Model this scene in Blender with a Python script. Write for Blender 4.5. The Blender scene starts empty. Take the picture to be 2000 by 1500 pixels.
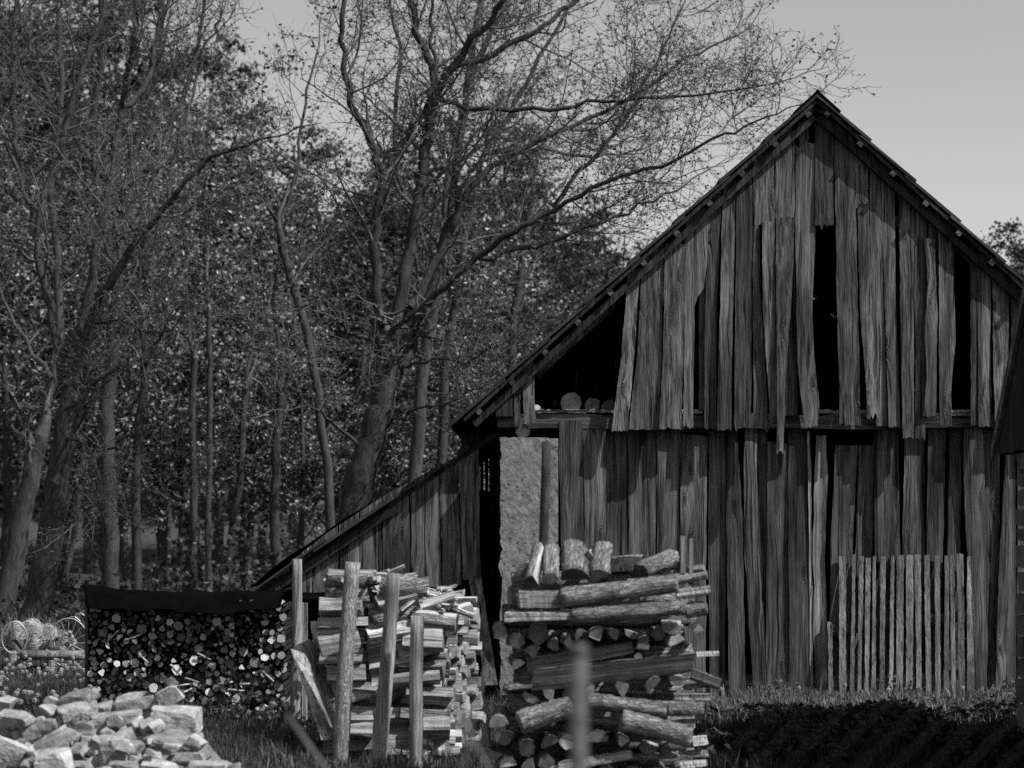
import bpy, math, random
import numpy as np
from mathutils import Vector, Matrix

scn = bpy.context.scene
COL = scn.collection
R = math.radians
# ------------------------------------------------------------------ camera
F, HY, CZ = 4510.0, 985.0, 1.6          # focal length and horizon in photo pixels, eye height in metres
cam_d = bpy.data.cameras.new('camera')
cam = bpy.data.objects.new('camera', cam_d)
COL.objects.link(cam)
cam.location = (0, 0, CZ)
cam.rotation_euler = (R(90), 0, 0)
cam_d.sensor_width = 36
cam_d.lens = 36 * F / 2000
cam_d.shift_y = (HY - 750) / 2000
cam_d.clip_start = 0.1
cam_d.clip_end = 2000
cam_d.dof.use_dof = True
cam_d.dof.focus_distance = 19.9
cam_d.dof.aperture_fstop = 2.7
scn.camera = cam
# ------------------------------------------------------------------ sky and sun
SUN = Vector((0.57, -0.30, 0.77)).normalized()
SKY_STRENGTH, SUN_STRENGTH = 0.15, 5.0
w = bpy.data.worlds.new('World')
scn.world = w
w.use_nodes = True
nt = w.node_tree
bg = nt.nodes['Background']
sky = nt.nodes.new('ShaderNodeTexSky')
sky.sky_type = 'NISHITA'
sky.sun_disc = False
sky.sun_elevation = math.asin(SUN.z)
sky.sun_rotation = math.atan2(SUN.x, SUN.y)
sky.air_density, sky.dust_density, sky.ozone_density = 1.0, 1.7, 1.0
sep = nt.nodes.new('ShaderNodeSeparateColor')      # black-and-white film behind a red filter
nt.links.new(sky.outputs[0], sep.inputs[0])
mixn = nt.nodes.new('ShaderNodeMath'); mixn.operation = 'MULTIPLY_ADD'
mixn.inputs[1].default_value = 0.2
mul = nt.nodes.new('ShaderNodeMath'); mul.operation = 'MULTIPLY'; mul.inputs[1].default_value = 0.8
nt.links.new(sep.outputs[0], mul.inputs[0])
nt.links.new(sep.outputs[1], mixn.inputs[0]); nt.links.new(mul.outputs[0], mixn.inputs[2])
nt.links.new(mixn.outputs[0], bg.inputs[0])
bg.inputs[1].default_value = SKY_STRENGTH
sun_d = bpy.data.lights.new('sun', 'SUN')
sun_d.energy = SUN_STRENGTH
sun_d.angle = R(0.5)
sun = bpy.data.objects.new('sun', sun_d)
COL.objects.link(sun)
sun.rotation_euler = SUN.to_track_quat('Z', 'Y').to_euler()
sun.location = (20, -10, 30)
vs = scn.view_settings
vs.view_transform = 'Standard'; vs.look = 'None'; vs.gamma = 1; vs.use_curve_mapping = False
vs.exposure = 0.35
scn.cycles.use_denoising = False
scn.cycles.sample_clamp_direct = 5
scn.cycles.sample_clamp_indirect = 3
scn.cycles.max_bounces = 4
scn.cycles.diffuse_bounces = 1
scn.cycles.transmission_bounces = 3
scn.cycles.caustics_reflective = False
scn.cycles.caustics_refractive = False

# ------------------------------------------------------------------ helpers
def W(px, py, Y):
    return Vector(((px - 1000) / F * Y, Y, CZ - (py - HY) / F * Y))

def ss(a, b, x):
    t = np.clip((x - a) / (b - a), 0, 1)
    return t * t * (3 - 2 * t)

def ground_z(x, y):
    x = np.asarray(x, float); y = np.asarray(y, float)
    z = -(0.13 - 0.04 * ss(0.6, 1.6, x)) * ss(20.6, 19.9, y) * ss(-2.0, -0.6, x) * ss(8.0, 11.0, y)
    z = z + 0.10 * np.clip(y - 52, 0, 400) * ss(52, 70, y)
    z = z + 0.015 * np.sin(x * 2.1 + y) * np.cos(y * 1.7 - x)
    return z

def tag(o, label, cat, group=None, kind=None):
    if label: o['label'] = label
    if cat: o['category'] = cat
    if group: o['group'] = group
    if kind: o['kind'] = kind
    return o

def empty(name, loc=(0, 0, 0), label=None, cat=None, group=None):
    o = bpy.data.objects.new(name, None)
    COL.objects.link(o)
    o.location = loc
    return tag(o, label, cat, group)

def link(name, me, parent=None, loc=None, mat=None):
    """link a mesh object; loc is in world space"""
    o = bpy.data.objects.new(name, me)
    COL.objects.link(o)
    if mat is not None: me.materials.append(mat)
    if parent is not None:
        o.parent = parent
        if loc is not None: o.location = Vector(loc) - par_loc(parent)
    elif loc is not None:
        o.location = loc
    return o

def par_loc(p):
    v = Vector(p.location)
    while p.parent is not None:
        p = p.parent; v = v + Vector(p.location)
    return v

def mesh_np(name, V, quads=None, tris=None, mq=None, mt=None, smooth=False):
    me = bpy.data.meshes.new(name)
    V = np.asarray(V, np.float32).reshape(-1, 3)
    quads = np.zeros((0, 4), np.int32) if quads is None else np.asarray(quads, np.int32).reshape(-1, 4)
    tris = np.zeros((0, 3), np.int32) if tris is None else np.asarray(tris, np.int32).reshape(-1, 3)
    nq, n3 = len(quads), len(tris)
    me.vertices.add(len(V)); me.vertices.foreach_set('co', V.ravel())
    loops = np.concatenate([quads.ravel(), tris.ravel()])
    me.loops.add(len(loops)); me.loops.foreach_set('vertex_index', loops)
    starts = np.concatenate([np.arange(nq) * 4, nq * 4 + np.arange(n3) * 3])
    me.polygons.add(nq + n3)
    me.polygons.foreach_set('loop_start', starts.astype(np.int32))
    if mq is not None or mt is not None:
        mi = np.concatenate([np.zeros(nq, np.int32) if mq is None else np.asarray(mq, np.int32),
                             np.zeros(n3, np.int32) if mt is None else np.asarray(mt, np.int32)])
        me.polygons.foreach_set('material_index', mi)
    me.polygons.foreach_set('use_smooth', np.full(nq + n3, smooth))
    me.update(calc_edges=True)
    me.validate()
    return me

class MB:
    def __init__(s): s.v = []; s.f = []; s.m = []
    def face(s, idx, m=0): s.f.append(tuple(idx)); s.m.append(m)
    def add(s, pts): b = len(s.v); s.v += [tuple(p) for p in pts]; return b
    def hexa(s, P, m=0):
        """8 corners: 0-3 bottom loop, 4-7 top loop"""
        b = s.add(P)
        for q in ((3, 2, 1, 0), (4, 5, 6, 7), (0, 1, 5, 4), (1, 2, 6, 5), (2, 3, 7, 6), (3, 0, 4, 7)):
            s.face([b + i for i in q], m)
    def box(s, x0, x1, y0, y1, z0, z1, m=0):
        s.hexa([(x0, y0, z0), (x1, y0, z0), (x1, y1, z0), (x0, y1, z0), (x0, y0, z1), (x1, y0, z1), (x1, y1, z1), (x0, y1, z1)], m)
    def mesh(s, name, smooth=False, mats=()):
        me = bpy.data.meshes.new(name)
        me.from_pydata(s.v, [], s.f)
        me.polygons.foreach_set('material_index', s.m)
        if smooth: me.polygons.foreach_set('use_smooth', [True] * len(s.f))
        for m in mats: me.materials.append(m)
        me.update()
        return me
    def build(s, name, mats, parent=None, loc=None, smooth=False):
        if loc is not None:
            l = Vector(loc)
            s.v = [tuple(Vector(p) - l) for p in s.v]
        if not isinstance(mats, (list, tuple)): mats = [mats]
        return link(name, s.mesh(name, smooth, mats), parent, loc)

# ------------------------------------------------------------------ materials (all grey: the photograph is black and white)
class NT:
    def __init__(s, name):
        s.m = bpy.data.materials.new(name); s.m.use_nodes = True
        s.t = s.m.node_tree; s.b = s.t.nodes['Principled BSDF']
        s.b.inputs['Specular IOR Level'].default_value = 0.2
    def n(s, typ, **kw):
        x = s.t.nodes.new('ShaderNode' + typ)
        for k, v in kw.items(): setattr(x, k, v)
        return x
    def put(s, inp, v):
        if isinstance(v, bpy.types.NodeSocket): s.t.links.new(v, inp)
        else: inp.default_value = v
    def math(s, op, a, b=0.0, c=None, clamp=False):
        x = s.n('Math', operation=op); x.use_clamp = clamp
        s.put(x.inputs[0], a); s.put(x.inputs[1], b)
        if c is not None: s.put(x.inputs[2], c)
        return x.outputs[0]
    def vm(s, op, a, b):
        x = s.n('VectorMath', operation=op)
        s.put(x.inputs[0], a); s.put(x.inputs[1], b)
        return x.outputs[0]
    def noise(s, vec, scale=1.0, detail=3.0, rough=0.55, dist=0.0):
        x = s.n('TexNoise')
        s.put(x.inputs['Vector'], vec)
        x.inputs['Scale'].default_value = scale; x.inputs['Detail'].default_value = detail
        x.inputs['Roughness'].default_value = rough; x.inputs['Distortion'].default_value = dist
        return x.outputs[0]
    def voro(s, vec, scale=1.0, feature='F1'):
        x = s.n('TexVoronoi', feature=feature)
        s.put(x.inputs['Vector'], vec); x.inputs['Scale'].default_value = scale
        return x.outputs[0]
    def ramp(s, fac, a, b, lo=0.0, hi=1.0):
        x = s.n('MapRange', interpolation_type='SMOOTHSTEP')
        s.put(x.inputs[0], fac); x.inputs[1].default_value = a; x.inputs[2].default_value = b
        x.inputs[3].default_value = lo; x.inputs[4].default_value = hi
        return x.outputs[0]
    def coords(s, rnd=True):
        v = s.n('TexCoord').outputs['Object']
        if not rnd: return v, None
        r = s.n('ObjectInfo').outputs['Random']
        c = s.n('CombineXYZ')
        s.put(c.inputs[0], s.math('MULTIPLY', r, 37.0)); s.put(c.inputs[1], s.math('MULTIPLY', r, 91.0)); s.put(c.inputs[2], s.math('MULTIPLY', r, 53.0))
        return s.vm('ADD', v, c.outputs[0]), r
    def color(s, v):
        s.put(s.b.inputs['Base Color'], s.math('MULTIPLY', v, 0.78))
    def bump(s, h, strength=0.5, dist=0.01):
        x = s.n('Bump'); x.inputs['Strength'].default_value = strength; x.inputs['Distance'].default_value = dist
        s.put(x.inputs['Height'], h)
        s.t.links.new(x.outputs[0], s.b.inputs['Normal'])
    def rough(s, v): s.put(s.b.inputs['Roughness'], v)

def mat_wood(name, lo, hi, axis='Z', grain=34.0, knots=True, bump=0.9, vary=0.6, stain=0.6, rough=0.8, crackd=0.85):
    k = NT(name)
    v, r = k.coords()
    def sc(a, b): return (b, a, a) if axis == 'X' else (a, a, b)
    warp = k.noise(k.vm('MULTIPLY', v, sc(3.0, 0.8)), 1.0, 2.0)
    off = k.math('MULTIPLY', warp, 0.05)
    if knots:
        kv = k.vm('MULTIPLY', v, (1.3, 6.5, 6.5) if axis == 'X' else (6.5, 0.4, 1.7))
        d = k.voro(kv)
        core = k.ramp(d, 0.05, 0.17, 1.0, 0.0)
        off = k.math('ADD', off, k.math('DIVIDE', 0.012, k.math('ADD', d, 0.10)))
    cx = k.n('CombineXYZ')
    k.put(cx.inputs[1 if axis == 'X' else 0], off)
    vw = k.vm('ADD', v, cx.outputs[0])
    g1 = k.noise(k.vm('MULTIPLY', vw, sc(grain, 0.9)), 1.0, 6.0, 0.72)
    g2 = k.noise(k.vm('MULTIPLY', vw, sc(grain * 4.0, 2.5)), 1.0, 2.5, 0.65)
    st = k.noise(k.vm('MULTIPLY', v, sc(6.0, 1.0)), 1.0, 5.0, 0.65)
    crack = k.ramp(k.noise(k.vm('MULTIPLY', vw, sc(grain * 0.9, 0.45)), 1.0, 3.0, 0.6), 0.60, 0.66, 0.0, 1.0)
    fac = k.math('ADD', k.math('MULTIPLY', k.ramp(g1, 0.39, 0.61), 0.6), k.math('MULTIPLY', k.ramp(g2, 0.36, 0.64), 0.4))
    c = k.math('ADD', k.math('MULTIPLY', fac, hi - lo), lo)
    c = k.math('MULTIPLY', c, k.ramp(st, 0.32, 0.68, 1.0 - stain, 1.0 + stain * 0.6))
    c = k.math('MULTIPLY', c, k.math('MULTIPLY_ADD', r, vary, 1.0 - vary / 2))
    c = k.math('MULTIPLY', c, k.math('MULTIPLY_ADD', crack, -crackd, 1.0))
    hh = k.math('ADD', k.math('MULTIPLY', g1, 0.9), k.math('MULTIPLY', g2, 0.45))
    hh = k.math('SUBTRACT', hh, k.math('MULTIPLY', crack, 0.6))
    if knots:
        ring = k.math('MULTIPLY', k.math('SINE', k.math('MULTIPLY', d, 120.0)), k.ramp(d, 0.08, 0.3, 1.0, 0.0))
        c = k.math('MULTIPLY', c, k.math('MULTIPLY_ADD', core, -0.7, 1.0))
        c = k.math('MULTIPLY', c, k.math('MULTIPLY_ADD', ring, 0.16, 1.0))
        hh = k.math('ADD', hh, k.math('MULTIPLY', ring, 0.12))
    k.color(c); k.bump(hh, bump, 0.014); k.rough(rough)
    return k.m

def mat_bark(name, lo, hi, axis='X', sc=30.0, bump=1.0, dist=0.02):
    k = NT(name)
    v, r = k.coords()
    s = (0.22, 1.0, 1.0) if axis == 'X' else (1.0, 1.0, 0.22)
    vv = k.vm('MULTIPLY', v, s)
    vv = k.vm('ADD', vv, k.vm('MULTIPLY', k.n('TexNoise').outputs[1], (0.0, 0.0, 0.0)))
    n0 = k.noise(vv, sc * 0.5, 5.0, 0.65, 0.8)
    d = k.voro(k.vm('ADD', vv, k.vm('MULTIPLY', (0.05, 0.05, 0.05), n0)), sc, 'DISTANCE_TO_EDGE')
    e = k.ramp(d, 0.0, 0.22)
    n1 = k.noise(v, sc * 3.0, 4.0, 0.7)
    f = k.math('ADD', k.math('MULTIPLY', e, 0.2), k.math('ADD', k.math('MULTIPLY', k.ramp(n0, 0.34, 0.66), 0.55), k.math('MULTIPLY', n1, 0.3)))
    c = k.math('MULTIPLY_ADD', f, hi - lo, lo)
    c = k.math('MULTIPLY', c, k.math('MULTIPLY_ADD', r, 0.4, 0.8))
    k.color(c)
    k.bump(k.math('ADD', k.math('MULTIPLY', e, 0.5), k.math('ADD', n0, k.math('MULTIPLY', n1, 0.3))), bump, dist)
    k.rough(0.9)
    return k.m

def mat_endgrain(name, lo, hi, vary=0.9):
    k = NT(name)
    tc = k.n('TexCoord').outputs['Object']
    v, r = k.coords()
    sp = k.n('SeparateXYZ'); k.put(sp.inputs[0], tc)
    n = k.noise(v, 30.0, 4.0)
    rad = k.math('SQRT', k.math('ADD', k.math('MULTIPLY', sp.outputs[1], sp.outputs[1]), k.math('MULTIPLY', sp.outputs[2], sp.outputs[2])))
    ring = k.math('SINE', k.math('ADD', k.math('MULTIPLY', rad, 700.0), k.math('MULTIPLY', n, 9.0)))
    st = k.noise(v, 14.0, 4.0, 0.65)
    c = k.math('MULTIPLY_ADD', k.ramp(st, 0.25, 0.75), hi - lo, lo)
    c = k.math('MULTIPLY', c, k.math('MULTIPLY_ADD', ring, 0.10, 1.0))
    c = k.math('MULTIPLY', c, k.math('MULTIPLY_ADD', k.math('POWER', r, 1.6), vary, max(0.12, 1.0 - vary * 0.7)))
    fine = k.noise(v, 240.0, 3.0, 0.7)
    c = k.math('MULTIPLY', c, k.math('MULTIPLY_ADD', fine, 0.7, 0.65))
    k.color(c); k.bump(k.math('ADD', fine, k.math('MULTIPLY', st, 1.5)), 0.6, 0.008); k.rough(0.85)
    return k.m

def mat_rough(name, lo, hi, sc=6.0, fine=60.0, bump=0.6, dist=0.02, rnd=True, vary=0.3, pits=0.0, rough=0.9, spec=0.2):
    k = NT(name)
    k.b.inputs['Specular IOR Level'].default_value = spec
    v, r = k.coords(rnd)
    a = k.noise(v, sc, 6.0, 0.62)
    b = k.noise(v, fine, 5.0, 0.7)
    c = k.math('MULTIPLY_ADD', k.ramp(a, 0.25, 0.75), (hi - lo) * 0.6, lo)
    c = k.math('ADD', c, k.math('MULTIPLY', k.ramp(b, 0.3, 0.7), (hi - lo) * 0.4))
    if rnd: c = k.math('MULTIPLY', c, k.math('MULTIPLY_ADD', r, vary, 1 - vary / 2))
    h = k.math('ADD', a, k.math('MULTIPLY', b, 0.5))
    if pits:
        p = k.ramp(k.noise(v, fine * 0.4, 3.0, 0.6), 0.62, 0.7)
        c = k.math('MULTIPLY', c, k.math('MULTIPLY_ADD', p, -pits, 1.0))
        h = k.math('SUBTRACT', h, k.math('MULTIPLY', p, 0.8))
    k.color(c); k.bump(h, bump, dist); k.rough(rough)
    return k.m

def mat_leaf(name, lo, hi, trans=0.35, pw=2.2):
    k = NT(name)
    g = k.n('NewGeometry').outputs['Random Per Island']
    r = k.n('ObjectInfo').outputs['Random']
    c = k.math('MULTIPLY_ADD', k.math('POWER', g, pw), hi - lo, lo)
    c = k.math('MULTIPLY', c, k.math('MULTIPLY_ADD', r, 0.4, 0.8))
    k.color(c); k.rough(0.55); k.b.inputs['Specular IOR Level'].default_value = 0.35
    t = k.n('BsdfTranslucent'); k.put(t.inputs[0], k.math('MULTIPLY', c, 0.78))
    mx = k.n('MixShader'); mx.inputs[0].default_value = trans
    k.t.links.new(k.b.outputs[0], mx.inputs[1]); k.t.links.new(t.outputs[0], mx.inputs[2])
    k.t.links.new(mx.outputs[0], k.t.nodes['Material Output'].inputs[0])
    return k.m

def mat_metal(name, col, rough=0.6):
    k = NT(name)
    v, r = k.coords()
    n = k.noise(v, 40.0, 4.0)
    k.color(k.math('MULTIPLY', k.math('MULTIPLY_ADD', n, 0.9, 0.55), col)); k.rough(rough)
    k.b.inputs['Metallic'].default_value = 0.4
    return k.m

M = dict(
    board=mat_wood('weathered_board', 0.008, 0.178, vary=0.9),
    board_low=mat_wood('weathered_lower_board', 0.009, 0.165, grain=30, vary=0.7),
    board_pale=mat_wood('pale_weathered_board', 0.07, 0.34, grain=30, vary=0.3),
    lean=mat_wood('lean_to_board', 0.014, 0.19, grain=28, stain=0.85),
    slat=mat_wood('sawn_slat', 0.07, 0.27, grain=40, vary=0.5, stain=0.4, crackd=0.5),
    beam=mat_wood('old_beam', 0.02, 0.13, axis='X', grain=30, knots=False),
    beam_lit=mat_wood('splintered_lit_beam_top', 0.10, 0.40, axis='X', grain=30, knots=False),
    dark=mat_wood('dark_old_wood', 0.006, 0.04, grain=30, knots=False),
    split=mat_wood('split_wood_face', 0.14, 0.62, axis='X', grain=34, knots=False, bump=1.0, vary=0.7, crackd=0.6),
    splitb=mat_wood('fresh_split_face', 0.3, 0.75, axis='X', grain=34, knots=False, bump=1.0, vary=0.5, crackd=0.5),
    split_old_shaded=mat_wood('old_shaded_split_face', 0.03, 0.20, axis='X', grain=34, knots=False, bump=1.0, vary=0.5),
    post=mat_wood('peeled_post', 0.12, 0.42, grain=30, vary=0.35, crackd=0.6),
    bark=mat_bark('log_bark', 0.05, 0.48, sc=52.0, dist=0.03),
    bark_thin=mat_bark('thin_log_bark', 0.012, 0.05, sc=60.0),
    bark_post=mat_bark('post_bark', 0.10, 0.48, axis='Z', sc=60.0, dist=0.015),
    tree=mat_bark('tree_bark', 0.014, 0.085, axis='Z', sc=34.0, bump=0.45, dist=0.008),
    twig=mat_rough('twig_bark', 0.05, 0.17, 3.0, 40.0, 0.2, 0.005),
    end=mat_endgrain('log_end', 0.14, 0.42),
    end_dark=mat_endgrain('weathered_log_end', 0.04, 0.13, 0.5),
    end_small=mat_endgrain('small_log_end', 0.2, 0.75, 1.5),
    stone=mat_rough('pale_stone', 0.10, 0.50, 9.0, 30.0, 1.0, 0.022, vary=0.7),
    plaster=mat_rough('rough_plaster', 0.08, 0.33, 14.0, 48.0, 1.0, 0.009, pits=0.8, vary=0.0),
    wall_stone=mat_rough('field_stone', 0.08, 0.2, 5.0, 50.0, 0.8, 0.02, vary=0.5),
    felt=mat_rough('roofing_felt', 0.002, 0.006, 4.0, 60.0, 0.4, 0.01, vary=0.1, rough=1.0, spec=0.0),
    sheet=mat_rough('roof_sheet', 0.02, 0.06, 6.0, 60.0, 0.5, 0.01),
    soil=mat_rough('soil', 0.03, 0.09, 3.0, 40.0, 0.8, 0.05, rnd=False),
    leaf=mat_leaf('spring_leaf', 0.015, 0.66, pw=3.0),  # few very bright leaves among dark ones, sun and shade in the tone
    leaf_shaded=mat_leaf('shaded_leaf', 0.006, 0.022),  # darkened leaf, the deep ground shade is put into its colour
    leaf_far=mat_leaf('far_leaf', 0.010, 0.18),  # darker copy of the leaf, the wood's deep shade set in its colour
    bud=mat_leaf('bud', 0.06, 0.2, 0.25),
    grass=mat_leaf('grass', 0.03, 0.14, 0.25),
    grass_sunlit=mat_leaf('sunlit_grass', 0.08, 0.30, 0.25),  # lighter copy of the grass with sunlight put into the colour
    weed=mat_leaf('weed_leaf', 0.04, 0.16, 0.25),
    clock=mat_leaf('seed_head', 0.45, 0.7, 0.5),
    straw=mat_wood('straw', 0.14, 0.6, axis='X', grain=40, knots=False),
    iron=mat_metal('old_iron', 0.10),
    iron_pale=mat_metal('worn_iron', 0.35, 0.45),
    wire=mat_metal('dull_wire', 0.085, 0.8),
    galv=mat_metal('galvanised_steel', 0.09, 0.75),
)

# ------------------------------------------------------------------ setting: ground
def make_ground():
    xs = np.concatenate([np.linspace(-300, -12, 24), np.linspace(-11.5, 11.5, 93), np.linspace(12, 300, 24)])
    ys = np.concatenate([np.linspace(-40, 8, 10), np.linspace(8.5, 30, 87), np.linspace(32, 120, 45), np.linspace(130, 420, 20)])
    X, Y = np.meshgrid(xs, ys)
    Z = ground_z(X, Y)
    V = np.stack([X, Y, Z], -1).reshape(-1, 3)
    nx, ny = len(xs), len(ys)
    i = np.arange(nx - 1)[None, :] + np.arange(ny - 1)[:, None] * nx
    q = np.stack([i, i + 1, i + 1 + nx, i + nx], -1).reshape(-1, 4)
    o = link('ground', mesh_np('ground', V, q, smooth=True), mat=M['soil'])
    o['kind'] = 'structure'
make_ground()

# ------------------------------------------------------------------ barn
BY = 20.0
barn = empty('wooden_barn', (2.6, BY, 0), 'old weathered plank barn with steep roof and low lean-to', 'barn')

def interp(pts, y):
    ys = [p[1] for p in pts]; xs = [p[0] for p in pts]
    return float(np.interp(y, ys, xs))

def board(left, right, Yt, Yb, mat, name='board', parent=barn, thick=0.026, seed=0, jag=0.012, wav=0.0018, topjag=0.003, topfn=None, nz=26, nx=8, cup=0.004):
    """left/right: edge polylines [(px,py)...] from top to bottom as read from the photograph on the plank's own plane"""
    rg = random.Random(seed * 7919 + 13)
    yt = min(left[0][1], right[0][1]); yb = max(left[-1][1], right[-1][1])
    ph = [rg.uniform(0, 6.28) for _ in range(6)]
    rows = []
    top_j = [rg.gauss(0, 1) for _ in range(nx + 1)]
    bot_j = [rg.gauss(0, .45) * (3.0 if rg.random() < .22 else 1.0) for _ in range(nx + 1)]
    tw = rg.uniform(-0.012, 0.012)
    for i in range(nz + 1):
        t = i / nz
        row = []
        for j in range(nx + 1):
            u = j / nx
            ytl, ybl = left[0][1], left[-1][1]
            ytr, ybr = right[0][1], right[-1][1]
            y0 = ytl + (ytr - ytl) * u; y1 = ybl + (ybr - ybl) * u
            py = y0 + (y1 - y0) * t
            xl, xr = interp(left, py), interp(right, py)
            px = xl + (xr - xl) * u
            if topfn is not None and i == 0:
                py = topfn(px)
            Yd = Yt + (Yb - Yt) * t
            p = W(px, py, Yd)
            ed = wav * (math.sin(t * 9 + ph[0]) + 0.6 * math.sin(t * 23 + ph[1]) + 0.35 * math.sin(t * 51 + ph[4]))
            ed2 = wav * (math.sin(t * 8 + ph[2]) + 0.6 * math.sin(t * 27 + ph[3]) + 0.35 * math.sin(t * 47 + ph[5]))
            if j == 0: p.x += ed + rg.gauss(0, .0012)
            if j == nx: p.x += ed2 + rg.gauss(0, .0012)
            p.y += cup * math.sin(u * math.pi) * (1 if ph[0] > 3 else -1) + tw * (u - 0.5) * (t - 0.3) * 2 + 0.004 * math.sin(t * 5 + ph[3])
            if i == nz: p.z += bot_j[j] * jag
            if i == nz - 1: p.z += bot_j[j] * jag * 0.3
            if i == 0 and topfn is None: p.z += top_j[j] * topjag
            row.append(p)
        rows.append(row)
    mb = MB()
    n = nx + 1
    fr = mb.add([p for r_ in rows for p in r_])
    bk = mb.add([p + Vector((0, thick, 0)) for r_ in rows for p in r_])
    for i in range(nz):
        for j in range(nx):
            a = i * n + j
            mb.face((fr + a, fr + a + n, fr + a + n + 1, fr + a + 1))
            mb.face((bk + a, bk + a + 1, bk + a + n + 1, bk + a + n))
        a = i * n
        mb.face((fr + a, bk + a, bk + a + n, fr + a + n))
        a = i * n + nx
        mb.face((fr + a, fr + a + n, bk + a + n, bk + a))
    for j in range(nx):
        mb.face((fr + j, fr + j + 1, bk + j + 1, bk + j))
        a = nz * n + j
        mb.face((fr + a, bk + a, bk + a + 1, fr + a + 1))
    c = rows[-1][nx // 2]
    return mb.build(name, mat, parent, (c.x, c.y, c.z))

ROOF_L = ((1597, 180), (895, 815)); ROOF_R = ((1597, 180), (2299, 815))
def roof_y(px):
    if px < 1597: return 180 + (1597 - px) * (635 / 702)
    return 180 + (px - 1597) * (635 / 702)
def rt(px, d=22): return roof_y(px) + d

G = []   # gable boards: left edge, right edge, follow roof?, Y top, Y bottom
def gb(l, r, yb=None, Yt=BY, Yb=BY - 0.03, top=True, mat='board', jag=0.012, **kw):
    """l, r = lists of x (top .. bottom) or (x,y) pairs; top True -> cut to the roof slope"""
    if not isinstance(l[0], tuple):
        y0 = None
        l = [(l[0], rt(l[0]))] + [(x, rt(l[0]) + (yb - rt(l[0])) * (k + 1) / (len(l) - 1)) for k, x in enumerate(l[1:])]
        r = [(r[0], rt(r[0]))] + [(x, rt(r[0]) + (yb - rt(r[0])) * (k + 1) / (len(r) - 1)) for k, x in enumerate(r[1:])]
    gb.k += 1
    rg = random.Random(gb.k)
    d = rg.uniform(-0.018, 0.012)
    return board(l, r, Yt + d * 0.5, Yb + d, M[mat], seed=gb.k, jag=jag, topfn=(lambda x: rt(x)) if top else None, **kw)
gb.k = 0
gb([1226, 1214, 1194], [1252, 1240, 1226], 842, Yb=BY - 0.07)
gb([1254, 1246, 1228], [1297, 1294, 1286], 839, Yb=BY - 0.07)
gb([(1299, 476), (1296, 650), (1288, 838)], [(1339, 476), (1336, 650), (1331, 838)], Yb=BY - 0.09, top=False)
gb([(1340, rt(1340)), (1338, 560), (1335, 833)], [(1384, rt(1384)), (1382, 500), (1375, 562), (1357, 588), (1354, 833)], jag=0.02)
gb([(1366, 440), (1365, 800)], [(1379, 440), (1378, 800)], Yt=BY + 0.035, Yb=BY + 0.04, top=False, jag=0.004)
gb([1384, 1377, 1376], [1409, 1400, 1399], 838)
gb([1412, 1406, 1401], [1437, 1432, 1428], 840, Yb=BY - 0.06)
gb([1439, 1436, 1435], [1469, 1470, 1467], 836)
gb([1471, 1471, 1472], [1484, 1485, 1502], 838, Yb=BY - 0.05, jag=0.02)
gb([(1474, rt(1474)), (1474, 440)], [(1512, rt(1512)), (1513, 436)], jag=0.006)
gb([(1488, 433), (1490, 600), (1505, 829)], [(1513, 431), (1515, 650), (1521, 829)], Yt=BY - 0.05, Yb=BY - 0.10, top=False, jag=0.02)
gb([(1514, rt(1514)), (1514, 428)], [(1552, rt(1552)), (1552, 428)], jag=0.006)
gb([(1515, 424), (1517, 650), (1518, 882)], [(1552, 424), (1547, 560), (1533, 780), (1530, 882)], Yt=BY - 0.05, Yb=BY - 0.16, top=False)
gb([(1516, 420), (1518, 812)], [(1557, 420), (1557, 812)], Yt=BY + 0.035, Yb=BY + 0.04, top=False, jag=0.004)
gb([(1554, 283), (1555, 560), (1557, 700), (1571, 834)], [(1591, 281), (1592, 480), (1587, 600), (1592, 720), (1600, 785), (1597, 834)], top=False, jag=0.012, topjag=0.02, Yb=BY - 0.05)
gb([(1559, rt(1559)), (1562, 292)], [(1577, rt(1577)), (1580, 290)], Yt=BY + 0.03, Yb=BY + 0.03)
gb([(1592, 204), (1592, 442)], [(1627, 207), (1628, 442)], top=False, jag=0.03, Yb=BY - 0.04)
gb([(1629, rt(1629)), (1632, 440), (1635, 600), (1640, 750), (1651, 831)], [(1668, rt(1668)), (1672, 440), (1675, 560), (1679, 720), (1680, 831)], Yb=BY - 0.07, jag=0.008)
gb([(1638, 640), (1640, 828)], [(1656, 640), (1653, 828)], top=False, Yt=BY + 0.035, Yb=BY + 0.03)
gb([(1669, rt(1669)), (1672, 400)], [(1694, rt(1694)), (1696, 398)], jag=0.02)
gb([(1674, 398), (1680, 600), (1692, 770), (1693, 818)], [(1697, 396), (1704, 600), (1712, 740), (1716, 818)], top=False, Yb=BY - 0.06, jag=0.03, topjag=0.01)
gb([1697, 1703, 1712], [1719, 1725, 1734], 832)
gb([1720, 1727, 1736], [1746, 1750, 1758], 833, Yb=BY - 0.05)
gb([1756, 1758, 1764], [1786, 1785, 1786], 856, Yb=BY - 0.08)
gb([1787, 1788, 1788], [1811, 1810, 1807], 857, Yb=BY - 0.05)
gb([(1812, rt(1812)), (1812, 560)], [(1832, rt(1832)), (1832, 560)], Yt=BY + 0.02, Yb=BY + 0.02)
gb([(1806, 463), (1812, 560), (1806, 640), (1810, 740), (1802, 813)], [(1826, 468), (1831, 620), (1829, 700), (1830, 813)], Yt=BY - 0.05, Yb=BY - 0.09, top=False, jag=0.004)
gb([(1833, rt(1833)), (1834, 600), (1836, 832)], [(1863, rt(1863)), (1863, 560), (1866, 660), (1858, 760), (1859, 832)], Yb=BY - 0.06, jag=0.004)
gb([1896, 1896, 1897], [1908, 1909, 1911], 832)
gb([1909, 1910, 1912], [1935, 1936, 1936], 832, Yb=BY - 0.05)
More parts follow.
